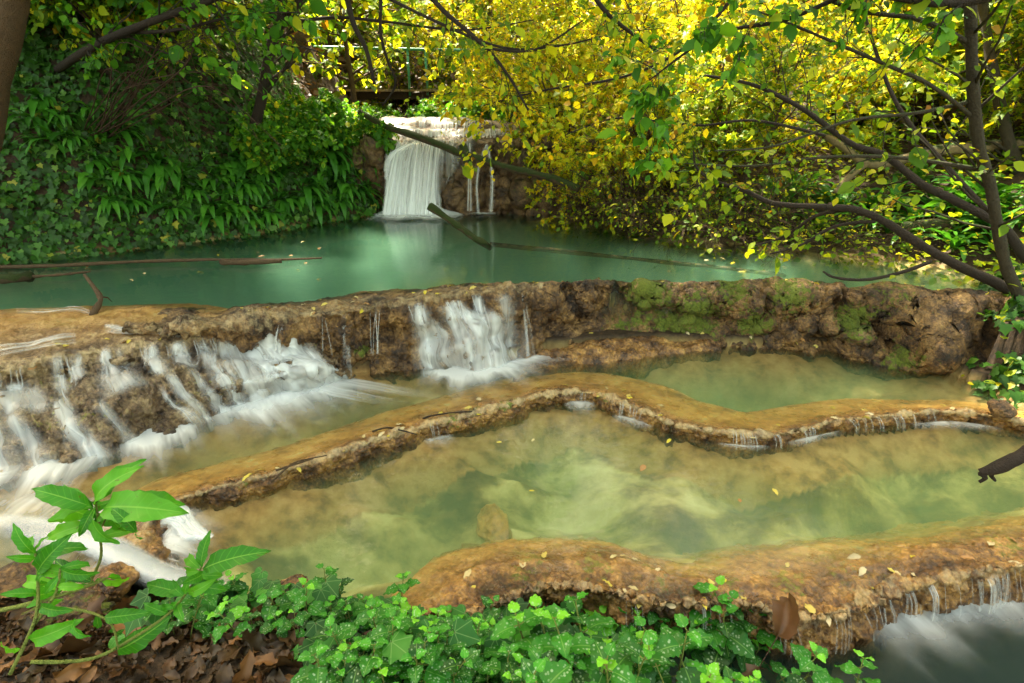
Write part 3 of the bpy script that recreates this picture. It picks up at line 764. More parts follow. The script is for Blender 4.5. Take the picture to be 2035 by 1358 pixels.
for u in list(765 + 40 * rng.random(12)) + list(868 + 34 * rng.random(16)):
    P = fallpath(u, u + rng.normal() * 4, 279, 320 + 70 * rng.random(), 7.24, 7.12, .2)
    S.ribbon(P, np.tile(NF, (len(P), 1)), .01, .4 * (1 - np.linspace(0, 1, len(P)) ** 2), .0)
wf = S.make('waterfall', m_silk)
FS_ = [(805, 8, -20, 1.0, 3.5, .6), (824, 10, 0, 1.0, 3.6, .8), (845, 10, 0, 1.0, 3.6, .8), (866, 9, 0, 1.0, 3.5, .7), (785, 9, 0, 1.2, 3.6, .8), (890, 8, 0, 1.6, 3.5, .6), (905, 6, 0, 2.0, 3.5, .5), (772, 8, 0, 1.0, 3.0, .7), (930, 6, 0, 2.2, 3.5, .4)]
S = Silk()
veil(S, FAL, FALT, FS_, 11, .05, 3.5)
link('veil', S.mb.me('veil'), m_veil, wf)
T(wf, 'white silky waterfall pouring over the tan rock face into the turquoise pool', 'waterfall')
S = Silk()
foam(S, [at(u, v, ZU)[:2] for u, v in [(735, 427), (800, 427), (860, 427), (925, 428)]], .40, 5.0, ZU, dome=5)
foam(S, [at(u, v, ZU)[:2] for u, v in [(745, 427), (800, 426), (862, 426), (900, 427)]], .28, 7.0, ZU + .012, dome=5)
S.make('foam', m_froth, wf)
# upper steps
S = Silk()
for k in range(46):
    u = 770 + 175 * rng.random()
    v0 = 240 + 6 * abs(u - 840) / 100
    P = fallpath(u, u + rng.normal() * 3, v0, v0 + 15 + 4 * rng.random(), 8.2, 8.06, .3, 8)
    S.ribbon(P, np.tile(NF, (8, 1)), .012 + .012 * rng.random(), .8, .03)
uc = S.make('upper_cascade', m_silk)
S = Silk()
veil(S, FAL, FALT, [(u, 9, 0, 6.0, 7.05, .75) for u in range(775, 950, 13)], 12, .03, 3.0)
link('veil', S.mb.me('veil'), m_veil, uc)
T(uc, 'topmost row of short white falls high above the far waterfall', 'cascade')
S = Silk()
for k in range(60):
    u = 772 + 215 * rng.random()
    P = fallpath(u, u + rng.normal() * 3, 258, 272 + 4 * rng.random(), 7.84, 7.74, .3, 8)
    S.ribbon(P, np.tile(NF, (8, 1)), .010 + .012 * rng.random(), .8, .03)
uc = S.make('upper_cascade', m_silk)
S = Silk()
veil(S, FAL, FALT, [(u, 9, 0, 4.0, 5.05, .7) for u in range(775, 1000, 14)], 13, .03, 3.0)
link('veil', S.mb.me('veil'), m_veil, uc)
T(uc, 'lower row of short white falls on the ledge just above the far waterfall', 'cascade')
for u, v0, v1, wd, lab in [(934, 285, 420, .012, 'thin straight white trickle just right of the far waterfall under the mossy stump'), (950, 292, 424, .018, None), (968, 288, 422, .026, None)]:
    S = Silk()
    a = [(u, u, 0)] if lab else ([(966, 952, -8)] if u == 950 else [(966, 974, 6)])
    for q in range(3):
        P = fallpath(a[0][0], a[0][1] + rng.normal() * 2, v0, v1, 7.2, 6.92, .6, 24, a[0][2])
        S.ribbon(P, np.tile(NF, (24, 1)), wd * (.6 + .5 * rng.random()), .62 if lab else .4, .01)
    o = S.make('trickle', m_silk)
    T(o, lab or ('left leg of the faint arching trickle on the far rock face' if u == 950 else 'right leg of the faint arching trickle on the far rock face'), 'trickle')
    if lab is None:
        S = Silk(); foam(S, [at(u - 24, 425, ZU)[:2], at(u + 24, 425, ZU)[:2]], .12, 1.2, ZU); S.make('foam', m_foam, o)

# cascade down the left steps
S = Silk()
CS = [(522, 40, 80, 3.1, 7.1, 1.35), (560, 30, 70, 3.3, 7.1, 1.35), (475, 30, 55, 3.4, 7.1, 1.1), (440, 16, 30, 3.2, 7.1, .8), (400, 9, 20, 3.2, 5.2, .6), (352, 11, 10, 3.0, 4.9, .75), (370, 9, 20, 5.0, 7.1, .7), (415, 13, 25, 5.0, 7.1, .8), (320, 8, 16, 5.3, 7.1, .7), (300, 9, 8, 3.0, 5.2, .7), (285, 8, 20, 5.6, 7.1, .6), (240, 7, 8, 3.1, 4.8, .4),
      (212, 8, 6, 3.0, 5.0, .8), (205, 20, 20, 4.6, 5.6, .6), (150, 7, 5, 3.0, 4.8, .6), (110, 8, 5, 3.0, 5.0, .7), (90, 11, 45, 5.2, 7.1, 1.0), (100, 6, 20, 4.6, 6.2, .6), (25, 20, 20, 3.8, 5.6, 1.0), (20, 14, 40, 5.6, 7.1, .7), (170, 6, 16, 5.6, 7.1, .5), (-60, 30, 20, 3.0, 7.1, .9), (-160, 40, 20, 3.0, 7.1, .9)]
veil(S, CAS, CAST, CS, 1)
veil(S, CAS, CAST, [(c_ + 4, w_ * .7, dr, a_, b_, .6 * s_) for c_, w_, dr, a_, b_, s_ in CS], 2, .03, 4.0)
cw = link('cascade_water', S.mb.me('cascade_water'), m_veil)
T(cw, 'many thin white veils of water spilling down the stepped cascade at left', 'cascade')
S = Silk()
for c_, sdv, nn, cv in [(500, 25, 9, .5), (430, 22, 8, .45), (350, 12, 6, .5), (300, 8, 5, .5), (212, 6, 5, .5), (130, 14, 6, .5), (20, 24, 7, .5)]:
    for k in range(nn):
        drape(S, CAS, CAST, c_ + rng.normal() * sdv, 3.0, 4.6 + .5 * rng.random(), .004 + .005 * rng.random(), cv, drift=rng.normal() * 2, hang=.85, n=18, wob=.6)
S.make('thread', m_silk, cw)
S = Silk()
toe = CAS[int(np.argmin(np.abs(CAST - 6.9)))]
tu = 1017.5 + FPX * toe[:, 0] / (toe[:, 1] * cp - (toe[:, 2] - CAMZ) * sp)
def toept(u): return toe[int(np.argmin(np.abs(tu - u)))][:2]
foam(S, [toept(u) for u in (400, 450, 520, 580, 640, 680)], .40, 2.4, ZM, out=(.62, -.75), seg=70, rag=.6)
foam(S, [toept(u) for u in (430, 520, 600, 660)], .2, 1.6, ZM + .008, out=(.5, -.8), seg=60, rag=.5)
foam(S, [toept(u) for u in (560, 620, 670, 700)], .6, 2.0, ZM, out=(.92, -.33), seg=60, rag=.7)
foam(S, [toept(u) for u in (230, 290, 350, 410)], .32, 2.5, ZM, out=(.55, -.8), seg=50, rag=.6)
foam(S, [toept(u) for u in (30, 90, 150, 210)], .34, 1.8, ZM, out=(.3, -.9), seg=50, rag=.5)
foam(S, [toept(u) for u in (-300, -150, -30, 60)], .4, 1.8, ZM, seg=50)
S.make('foam', m_foam, cw)
# the run-off at the near left
S = Silk()
for (pts, w_, c_) in [([(-60, 1000), (60, 1010), (180, 1030), (270, 1075)], .36, .75), ([(0, 1060), (120, 1065), (220, 1090), (300, 1130)], .26, .75)]:
    foam(S, [at(u, v, ZM)[:2] for u, v in pts], w_, c_, ZM, seg=50, rag=.5)
for k in range(40):
    q = rng.random()
    K = [(-40 + 120 * q, 1030 + 60 * q), (120 + 60 * q, 1050 + 40 * q), (220 + 30 * q, 1085 + 40 * q), (310 + 60 * q, 1140 + 30 * q), (420 + 60 * rng.random(), 1165 + 20 * q)]
    P = spline([at(u, v, z) for (u, v), z in zip(K, [.105, .10, .085, .03, .012])], 24)
    x = np.linspace(0, 1, 24)
    S.ribbon(P, np.tile([0, -.2, .98], (24, 1)), .03 + .03 * rng.random(), .26 * np.sin(np.pi * x) ** .6, .008)
ro = S.make('run_off_water', m_silk)
T(ro, 'smooth white stream rushing from the left cascade into the lower pool behind the green sapling', 'stream')
S = Silk()
for k in range(30):
    q = rng.random()
    P = spline([at(318 + 30 * q, 1015 - 25 * q + 30 * rng.random(), ZM + .01), at(345 + 22 * q, 1022 - 18 * q + 30 * rng.random(), ZM - .02), at(362 + 22 * q, 1050 - 18 * q + 20 * rng.random(), ZL + .02), at(380 + 40 * q, 1070, ZL + .008)], 12)
    S.ribbon(P, np.tile([.5, -.6, .6], (12, 1)), .012 + .01 * rng.random(), .7, .012)
foam(S, [at(u, v, ZL)[:2] for u, v in [(390, 1005), (350, 1050), (340, 1100), (360, 1150)]], .22, 1.7, ZL, out=(.9, -.25), seg=40)
foam(S, [at(u, v, ZL)[:2] for u, v in [(380, 1010), (350, 1060), (335, 1110)]], .14, 1.7, ZL + .006, out=(.9, -.25), seg=40)
rs = S.make('rim_spill', m_silk)
T(rs, 'small white spill over the left end of the winding rim', 'spill')

# falls over the dam
S = Silk()
DS = [(830, 11, 14, 2.2, 5.1, .9), (850, 16, 30, 3.2, 5.1, .7), (890, 14, 20, 2.6, 5.1, .8), (925, 26, 25, 3.0, 5.1, 1.1), (960, 20, 35, 3.2, 5.1, 1.0), (950, 7, 12, 2.1, 3.6, .8), (1000, 12, 22, 2.4, 5.1, .6), (905, 12, 6, 2.3, 3.4, .7)]
veil(S, DAM, DAMT, DS, 4)
veil(S, DAM, DAMT, [(c_ + 3, w_ * .8, dr, a_, b_, .6 * s_) for c_, w_, dr, a_, b_, s_ in DS if b_ > 4], 5, .03, 4.0)
dw = link('dam_cascade', S.mb.me('dam_cascade'), m_veil)
S = Silk()
for c_, sdv, t0, t1, nn, w_, cv in [(828, 6, 2.2, 3.3, 5, .006, .6), (885, 8, 2.3, 3.4, 6, .004, .8), (905, 10, 2.3, 3.4, 6, .004, .8), (945, 6, 2.1, 3.5, 6, .005, .7)]:
    for k in range(nn):
        drape(S, DAM, DAMT, c_ + rng.normal() * sdv, t0, t1, w_ * (.7 + .8 * rng.random()), cv, drift=rng.normal() * 2 + 3, hang=.9, n=18, wob=.5)
S.make('thread', m_silk, dw)
T(dw, 'white spreading cascade in the middle of the long dam above the middle pool', 'cascade')
S = Silk()
foam(S, [at(u, v, ZM)[:2] for u, v in [(830, 742), (880, 742), (940, 740), (1000, 732), (1060, 715)]], .24, 2.8, ZM, seg=50, rag=.6)
foam(S, [at(u, v, ZM)[:2] for u, v in [(940, 740), (1000, 730), (1070, 712), (1090, 706)]], .2, 1.3, ZM, out=(.9, -.4), seg=50, rag=.6)
S.make('foam', m_foam, dw)
for c_, sdv, t1, nn, w_, cv, lab in [(558, 5, 4.6, 6, .007, .5, 'short white spout at the left end of the dam face beside the stepped cascade'), (650, 4, 4.0, 3, .004, .5, 'thin drip thread under the dam lip nearest the stepped cascade'), (690, 5, 5.0, 6, .009, .28, 'pale veil of seepage over the orange patch of the dam'), (750, 6, 4.4, 7, .003, .6, 'fine drip threads midway between the orange seepage and the dam cascade'), (1045, 6, 5, 5, .008, .35, 'faint trickle on the dam just right of its cascade')]:
    S = Silk()
    for k in range(nn):
        drape(S, DAM, DAMT, c_ + rng.normal() * sdv, 2.2, t1, w_, cv, drift=rng.normal() * 2, hang=.9, n=18, wob=.8)
    T(S.make('dam_trickle', m_silk), lab, 'trickle', 'trickles down the dam')
# drips of the winding rim and of the near shelf
def cluster(first, name, mat, label, cat, build):
    """the first cluster is the thing's own mesh, the others are its parts"""
    root = None
    for item in first:
        S = Silk(); build(S, item)
        o = S.make(name if root is None else 'drip', mat, root)
        if root is None: root = T(o, label, cat)
    return root
def rimdrip(S, us):
    for u in us:
        for k in range(3): drape(S, RIM, RIMT, u + rng.normal() * 4, 3.1, 5.0, .0025 + .003 * rng.random(), .55, hang=1.0, n=12, wob=.1)
rdp = cluster([(1460, 1470, 1478, 1500), (1540,), (1600, 1607, 1614), (1690, 1720, 1745), (1775, 1790, 1810), (1850,), (1235, 1250, 1265), (1160,), (860,)], 'rim_drips', m_silk, 'tiny white drips along the foot of the winding rim', 'trickle', rimdrip)
for pts, w_, c_ in [([(1120, 806), (1150, 804), (1185, 806)], .12, 1.3), ([(1215, 826), (1260, 838), (1300, 852)], .08, .9), ([(840, 880), (870, 874), (905, 866)], .09, 1.1), ([(1560, 884), (1620, 870), (1680, 856)], .05, .8), ([(1800, 846), (1900, 842), (2000, 855)], .07, 1.1), ([(1420, 882), (1480, 888), (1530, 888)], .04, .9)]:
    S = Silk()
    foam(S, [at(u, v, ZL)[:2] for u, v in pts], w_, c_ * .8, ZL, seg=30)
    S.make('froth', m_foam, rdp)
def shelfdrip(S, q):
    for k in range(q[2]): drape(S, SHE, SHET, q[0] + rng.normal() * q[1], 4.2, 6.0, .0022 + .0035 * rng.random() ** 2, .55, hang=1.0, n=14, wob=.1)
sd_ = cluster([(1960, 30, 36), (1800, 8, 8), (1845, 6, 8), (1730, 8, 6), (1690, 10, 6), (1400, 30, 6), (1240, 20, 4), (1560, 10, 4)], 'shelf_drips', m_silk, 'row of fine white drips falling from the knobbly edge of the near shelf', 'trickle', shelfdrip)
for pts, w_, c_, dz in [([(1690, 1270), (1780, 1240), (1880, 1205), (2035, 1180), (2180, 1165)], .18, 1.3, 0), ([(1760, 1235), (1880, 1200), (2035, 1175), (2180, 1165)], .11, 1.6, .006), ([(1230, 1255), (1260, 1262), (1290, 1268)], .08, .9, 0)]:
    S = Silk()
    foam(S, [at(u, v, ZB)[:2] for u, v in pts], w_, c_, ZB + dz, seg=60, rag=.5)
    S.make('foam', m_foam, sd_)
# silky runs on the upper left plateau
S = Silk()
def on_cas(K, w_, c_):
    P = spline([at(u, v, z + .015) for u, v, z in K], 30)
    d2 = None
    f = CAS.reshape(-1, 3)
    for i in range(len(P)):
        d2 = (f[:, 0] - P[i, 0]) ** 2 + (f[:, 1] - P[i, 1]) ** 2
        P[i, 2] = f[np.argsort(d2)[:6], 2].max() + .008
    for _ in range(3): P[1:-1, 2] = .25 * P[:-2, 2] + .5 * P[1:-1, 2] + .25 * P[2:, 2]
    S.ribbon(P, np.tile([0, -.2, .98], (30, 1)), w_, c_ * np.sin(np.linspace(0.1, np.pi, 30)) ** .5, .004)
for k in range(7):
    e = rng.normal() * 5
    on_cas([(-40, 705 + e, .45), (60, 685 + e, .45), (110, 672 + e, .46), (150, 664 + e, .46)], .012 + .012 * rng.random(), .5)
    on_cas([(210, 648 + e * .6, .47), (260, 651 + e * .6, .47), (320, 650 + e * .6, .47), (400, 655 + e * .4, .45)], .010 + .012 * rng.random(), .5)
for k in range(5):
    e = rng.normal() * 3
    on_cas([(30, 610 + e, .49), (90, 613 + e, .49), (150, 609 + e, .49), (178, 616 + e, .49)], .006, .65)
T(S.make('plateau_runs', m_silk), 'soft pale streaks of fast water on the brown ledge above the left cascade', 'stream')

# ------------------------------------------------------------------ leaf and bark materials
def veined(n, c):                      # pale veins fanning out of the stalk
    l = n.attr('luv', 'Vector')
    x = n('SeparateXYZ', {0: l}); y = n('SeparateXYZ', {0: l}, 1)
    a = n.math('ARCTAN2', x, n.math('ADD', y, .02))
    rr_ = n.math('SQRT', n.math('ADD', n.math('MULTIPLY', x, x), n.math('MULTIPLY', y, y)))
    dv = n.math('MULTIPLY', n.math('PINGPONG', a, .42), rr_)
    k = n.ramp(dv, [(.006, .42), (.02, 0.0)])
    return n.mix(k, c, (.22, .36, .12, 1))
def silver(n, c):                      # silvery flecks between the midrib and the edge
    l = n.attr('luv', 'Vector')
    x = n.math('ABSOLUTE', n('SeparateXYZ', {0: l})); y = n('SeparateXYZ', {0: l}, 1)
    k = n.ramp(x, [(.10, 0.0), (.3, 1.0), (.55, 1.0), (.78, 0.0)])
    vo = n('TexVoronoi', {'Scale': 150, 'Vector': n('TexCoord', out=3), 'Randomness': 1.0})
    nz = n.ramp(vo, [(.22, 1.0), (.42, 0.0)])
    c = n.mix(n.math('MULTIPLY', n.math('MULTIPLY', k, nz), .6), c, (.42, .56, .34, 1))
    return n.mix(n.ramp(x, [(.02, .5), (.07, 0.0)]), c, (.2, .4, .08, 1))
def ribbed(n, c):
    l = n.attr('luv', 'Vector')
    x = n.math('ABSOLUTE', n('SeparateXYZ', {0: l})); y = n('SeparateXYZ', {0: l}, 1)
    k = n.ramp(n.math('PINGPONG', n.math('SUBTRACT', y, n.math('MULTIPLY', x, .12)), .05), [(.0, .4), (.012, 0.0)])
    c = n.mix(k, c, (.12, .38, .03, 1))
    c = n.mix(n.ramp(x, [(.02, .7), (.08, 0.0)]), c, (.22, .45, .06, 1))
    return n.mix(n.ramp(n.noise(90, 3), [(.66, 0.0), (.72, .6)]), c, (.10, .06, .012, 1))
m_ivy = leaf_mat('ivy_leaf', [(0, (.008, .04, .006)), (.5, (.016, .08, .009)), (.85, (.035, .13, .012)), (.97, (.08, .19, .02)), (1, (.3, .28, .03))], .25, .42, spec=.22)
m_ivyv = leaf_mat('veined_ivy_leaf', [(0, (.008, .06, .012)), (.6, (.02, .13, .018)), (1, (.06, .24, .025))], .25, .5, veined, spec=.2)
m_fern = leaf_mat('fern_frond', [(0, (.02, .11, .012)), (.6, (.05, .22, .018)), (1, (.11, .34, .025))], .4, .4, spec=.3)
m_nettle = leaf_mat('variegated_leaf', [(0, (.008, .07, .010)), (.4, (.024, .18, .014)), (.7, (.06, .32, .016)), (1, (.18, .52, .022))], .32, .42, silver, spec=.25)
m_sap = leaf_mat('sapling_leaf', [(0, (.015, .12, .010)), (.5, (.05, .27, .013)), (1, (.16, .46, .018))], .42, .42, ribbed, spec=.25)
m_yel = leaf_mat('yellow_leaf', [(0, (.10, .22, .012)), (.28, (.38, .46, .014)), (.58, (.70, .66, .018)), (.86, (.78, .60, .014)), (.95, (.62, .34, .012)), (1, (.22, .08, .012))], .58, .5, spec=.2)
m_yg = leaf_mat('yellow_green_leaf', [(0, (.06, .16, .012)), (.4, (.16, .28, .014)), (.75, (.42, .5, .015)), (.93, (.68, .58, .015)), (1, (.3, .12, .012))], .56, .5, spec=.2)
m_grn = leaf_mat('green_leaf', [(0, (.03, .13, .012)), (.5, (.07, .25, .015)), (.9, (.17, .38, .018)), (1, (.5, .46, .02))], .52, .5, spec=.2)
m_dead = leaf_mat('dead_leaf', [(0, (.016, .007, .004)), (.4, (.05, .02, .009)), (.75, (.085, .032, .012)), (1, (.2, .085, .025))], .1, .5)
m_fallen = leaf_mat('fallen_leaf', [(0, (.62, .5, .02)), (.5, (.6, .46, .12)), (.75, (.62, .5, .3)), (1, (.34, .14, .03))], .15, .4)
m_barkd = bark_mat('dark_bark', (.012, .008, .006), (.05, .032, .022))
m_barkb = bark_mat('brown_bark', (.04, .024, .012), (.15, .09, .045))
m_barkr = bark_mat('reddish_twig', (.03, .015, .009), (.10, .05, .028))
m_barkg = bark_mat('grey_bark', (.02, .015, .010), (.085, .065, .04), .3)
m_bpale = bark_mat('pale_bark', (.12, .08, .04), (.34, .25, .13), .2)
m_moss = bark_mat('mossy_wood', (.03, .018, .01), (.11, .07, .035), .75)
m_stalk = bark_mat('green_stalk', (.10, .13, .02), (.22, .25, .05))

def slope_points(n, bx, by, keep, seed):
    r = np.random.default_rng(seed)
    x = r.uniform(*bx, n); y = r.uniform(*by, n)
    z = height(x, y); e = .03
    N = nrm(np.column_stack([-(height(x + e, y) - height(x - e, y)) / (2 * e), -(height(x, y + e) - height(x, y - e)) / (2 * e), np.ones(n)]))
    k = keep(x, y, z) & (r.random(n) < np.clip(1 / np.maximum(N[:, 2], .22) / 3.2, 0, 1))
    return np.column_stack([x, y, z])[k], N[k], r
# ------------------------------------------------------------------ ivy carpet of the left bank (beyond counting)
dlf = lambda x, y: polydist(x, y, LB, False)
def inleft(x, y):
    L = np.concatenate([LB[:, :2], [[-200, 40], [-200, LB[0, 1]]]])
    return polydist(x, y, L) > -.03
def ivy_mesh(P, N, r, size, hang=.9, lift=.10):
    k = len(P)
    P = P + N * (r.random((k, 1)) ** 1.5 * lift)
    down = np.column_stack([N[:, 0] * .5, N[:, 1] * .5, -np.full(k, hang)]) + r.normal(0, .35, (k, 3))
    face = N * 1.0 + np.array([.0, -.25, .55]) + r.normal(0, .33, (k, 3))
    mb = MB()
    strew(mb, IVY, P, frames(down, face), size * np.exp(r.normal(0, .28, k)), r.random(k))
    return mb.me('ivy_carpet')
P, N, r = slope_points(230000, (-9, -1.2), (2.6, 9), lambda x, y, z: inleft(x, y) & (z < 5.5), 3)
d = np.hypot(P[:, 0], P[:, 1])
k = r.random(len(P)) < np.clip((5.6 / d) ** 2.2, 0, 1)
P, N = P[k], N[k]
print('ivy', len(P))
T(link('ivy_carpet', ivy_mesh(P, N, r, .052), m_ivy), 'dark green ivy carpet covering the steep left bank', 'ivy', kind='stuff')
# low green herbs on the right bank and by the dam's right end
def inright(x, y):
    L = np.concatenate([RB[:, :2], [[200, 40], [200, RB[0, 1]]]])
    return polydist(x, y, L) > -.02
P, N, r = slope_points(90000, (.9, 9), (1.5, 11), lambda x, y, z: inright(x, y) & (z < 5), 4)
mb = MB()
kk = len(P)
strew(mb, LEAF6, P + N * (r.random((kk, 1)) * .22), frames(r.normal(0, 1, (kk, 3)) * [1, 1, .4] + [0, -.2, .1], N + [0, -.1, .8] + r.normal(0, .4, (kk, 3))), .052 * np.exp(r.normal(0, .35, kk)), r.random(kk))
T(link('ground_herbs', mb.me('ground_herbs'), m_yg), 'low leafy green herbs covering the sunlit right bank', 'ground cover', kind='stuff')
P, N, r = slope_points(26000, (2.2, 5.2), (1.9, 4.3), lambda x, y, z: inright(x, y) & (z < 2.5), 5)
T(link('ivy_mat', ivy_mesh(P, N, r, .055, .6, .14), m_ivy), 'dark ivy hanging on the bank at the right end of the dam', 'ivy', kind='stuff')
# leaf litter of the far slopes
P, N, r = slope_points(60000, (-9, 9), (8, 24), lambda x, y, z: z < 9, 6)
mb = MB()
kk = len(P)
strew(mb, LEAF, P + N * .02 + [0, 0, .02], frames(r.normal(0, 1, (kk, 3)) * [1, 1, .2], N + r.normal(0, .4, (kk, 3))), .12 * np.exp(r.normal(0, .3, kk)), r.random(kk))
T(link('leaf_litter', mb.me('leaf_litter'), m_dead), 'brown fallen leaves covering the slopes behind the footbridge', 'leaf litter', kind='stuff')

# ------------------------------------------------------------------ strap ferns
def fern_mesh(seed, slope):
    r = np.random.default_rng(seed)
    mb = MB()
    nf = 11 if slope else 12
    for k in range(nf):
        az_ = (r.uniform(-1.25, 1.25) if slope else r.uniform(-np.pi, np.pi))
        el = rd(r.uniform(5, 60) if slope else r.uniform(40, 82))
        L = r.uniform(.26, .46)
        tp = blade(12, r.uniform(.075, .10), rd(r.uniform(70, 125) if slope else r.uniform(50, 120)), .22, .05, .22, int(r.integers(1e6)), 5, r.normal(0, .3), .75)
        y = np.array([np.sin(az_) * np.cos(el), -np.cos(az_) * np.cos(el), np.sin(el)])
        z = np.array([-np.sin(az_) * np.sin(el), np.cos(az_) * np.sin(el), np.cos(el)])
        strew(mb, tp, np.array([[0, 0, 0.0]]), frames(y[None], z[None]), [L], np.array([r.random()]))
    return mb.me('strap_fern')
FM_S = [fern_mesh(100 + k, True) for k in range(6)]
FM_F = [fern_mesh(200 + k, False) for k in range(4)]
for me in FM_S + FM_F: me.materials.append(m_fern)
def march(u, v):                      # first point of the ground on a line of sight
    d = ray(u, v)
    t = np.linspace(2.2, 16, 1400)
    Q = np.array([0, 0, CAMZ]) + d * t[:, None]
    h = height(Q[:, 0], Q[:, 1])
    k = int(np.argmax(Q[:, 2] < h))
    return Q[k], np.array([-(height(np.array([Q[k, 0] + .05]), Q[k, 1:2]) - h[k])[0] / .05, -(height(Q[k, 0:1], np.array([Q[k, 1] + .05])) - h[k])[0] / .05])
r = np.random.default_rng(42)
fs = []
def fern_area(n, poly, mind):
    P = np.array(poly, float)
    c = 0
    while c < n * 12 and n > 0:
        c += 1
        u, v = r.uniform(P[:, 0].min(), P[:, 0].max()), r.uniform(P[:, 1].min(), P[:, 1].max())
        if polydist(np.array([u]), np.array([v]), P)[0] < 0: continue
        if any(abs(u - a) < mind and abs(v - b) < mind * .8 for a, b in fs): continue
        fs.append((u, v)); n -= 1
fern_area(46, [(440, 300), (600, 270), (745, 240), (760, 395), (690, 420), (560, 440), (430, 445), (400, 380)], 26)
fern_area(20, [(60, 200), (220, 210), (300, 290), (280, 420), (240, 440), (180, 330), (60, 260)], 30)
fern_area(8, [(320, 300), (420, 330), (420, 430), (330, 420)], 30)
for k, (u, v) in enumerate(fs):
    p, gr = march(u, v)
    o = link('strap_fern', FM_S[k % 6])
    o.location = tuple(p + np.array([0, -.02, .02]))
    out = -gr
    o.rotation_euler = (0, 0, math.atan2(gr[0], -gr[1]) * -1 + r.normal(0, .2) if False else math.atan2(-gr[0] * -1, gr[1] * 1) * 0 + math.atan2(out[0] * -1, -out[1] * -1 if False else out[1]) * 0)
    nx, ny = gr[0], gr[1]              # downhill direction in plan is (nx, ny)
    o.rotation_euler[2] = math.atan2(nx, -ny) + r.normal(0, .2)
    s = r.uniform(.8, 1.15) * (.8 if u < 300 else 1)
    o.scale = (s, s, s)
    T(o, 'strap-leaved fern in the thick dark fern curtain on the bank left of the waterfall' if u > 425 else 'strap-leaved fern growing among ivy high on the left bank', 'fern', 'ferns beside the waterfall' if u > 425 else 'ferns on the ivy bank')
fs.clear()
fern_area(34, [(1480, 410), (1620, 350), (1800, 330), (1990, 400), (1990, 500), (1850, 500), (1650, 470), (1540, 450)], 28)
for k, (u, v) in enumerate(fs):
    p, gr = march(u, v)
    o = link('strap_fern', FM_F[k % 4])
    o.location = tuple(p); o.rotation_euler = (0, 0, r.uniform(0, 6.28))
    s = r.uniform(.85, 1.25); o.scale = (s, s, s)
    T(o, 'glossy bright green strap-leaved fern on the sunlit right bank', 'fern', 'ferns on the right bank')

# ------------------------------------------------------------------ trees and bushes
class Tree:
    def __init__(s, seed): s.r = np.random.default_rng(seed); s.w = MB(); s.lp, s.ld = [], []
    def branch(s, p, d, L, r0, lev, maxlev, o):
        r = s.r
        n = max(4, int(5 + L * 2)) if lev < maxlev else 5
        P = [np.array(p, float)]
        d = np.array(d, float)
        for k in range(n - 1):
            d = d + r.normal(0, o.get('wob', .16), 3) + np.array([0, 0, o['trop'][min(lev, len(o['trop']) - 1)]])
            d = d / np.linalg.norm(d)
            P.append(P[-1] + d * L / (n - 1))
        P = np.array(P)
        rad = r0 * np.linspace(1, .35 if lev < maxlev else .3, n)
        s.w.tube(P, np.maximum(rad, .0012), 8 if r0 > .03 else (5 if r0 > .008 else 3), .12 if r0 > .02 else 0, r0 > .008)
        s.limb(P, rad, L, lev, maxlev, o)
    def limb(s, P, rad, L, lev, maxlev, o):
        r = s.r
        n = len(P)
        tn = nrm(np.gradient(P, axis=0))
        if lev >= maxlev:
            for k in range(o['lv']):
                q = r.uniform(.12, 1) * (n - 1); i = min(int(q), n - 2); f = q - i
                s.lp.append(P[i] * (1 - f) + P[i + 1] * f + r.normal(0, .012, 3)); s.ld.append(tn[i])
            return
        nb = o['nb'][lev]
        for k in range(nb):
            q = r.uniform(o.get('start', .25) if lev == 0 else .12, 1.0) * (n - 1)
            i = min(int(q), n - 2); f = q - i
            p = P[i] * (1 - f) + P[i + 1] * f
            a = nrm(np.cross(tn[i], r.normal(0, 1, 3)))
            an = rd(r.uniform(*o.get('ang', (30, 75))))
            d = tn[i] * math.cos(an) + a * math.sin(an) + np.array(o.get('bias', (0, 0, 0))) * .5
            s.branch(p, nrm(d), L * r.uniform(*o['ratio']), max(rad[i] * .55, .002), lev + 1, maxlev, o)
    def leaves(s, tpl, size, face=(0, -.3, 1), droop=.5, keep=1.0):
        mb = MB()
        P, D = np.array(s.lp), np.array(s.ld)
        k = s.r.random(len(P)) < keep
        P, D = P[k], D[k]
        n = len(P)
        y = D * .5 + s.r.normal(0, .55, (n, 3)) + np.array([0, 0, -droop])
        z = np.array(face) + s.r.normal(0, .45, (n, 3))
        strew(mb, tpl, P, frames(y, z), size * np.exp(s.r.normal(0, .36, n)), s.r.random(n), luv=False)
        return mb.me('foliage')
def plant(name, base, label, cat, group, bark, wood, leafm, leafmat):
    t = empty(name, base, label, cat, group)
    child('branches' if cat != 'tree' else 'trunk', wood, bark, t)
    if leafm is not None: child('crown' if cat == 'tree' else 'foliage', leafm, leafmat, t)
    return t
NLEAF = 0
def bush(seed, base, H, stems, spread, o, bark, leafmat, size, name, label, cat='bush', group=None, tpl=MAPLE, r0=.02, lean=(0, 0, 0), **kw):
    global NLEAF
    t = Tree(seed)
    for k in range(stems):
        a = t.r.uniform(0, 6.28)
        d = nrm(np.array([math.cos(a) * spread, math.sin(a) * spread, 1.0]) + np.array(lean))
        t.branch(np.array(base) + np.array([math.cos(a), math.sin(a), 0]) * .06 * (stems > 1), d, H * t.r.uniform(.75, 1.1), r0 * t.r.uniform(.7, 1.2), 0, 2, o)
    lm = t.leaves(tpl, size, **kw) if leafmat else None
    NLEAF += len(t.lp)
    return plant(name, base, label, cat, group, bark, t.w.me('branches'), lm, leafmat)
def ground_at(x, y): return np.array([x, y, float(height(np.array([float(x)]), np.array([float(y)]))[0]) - .03])
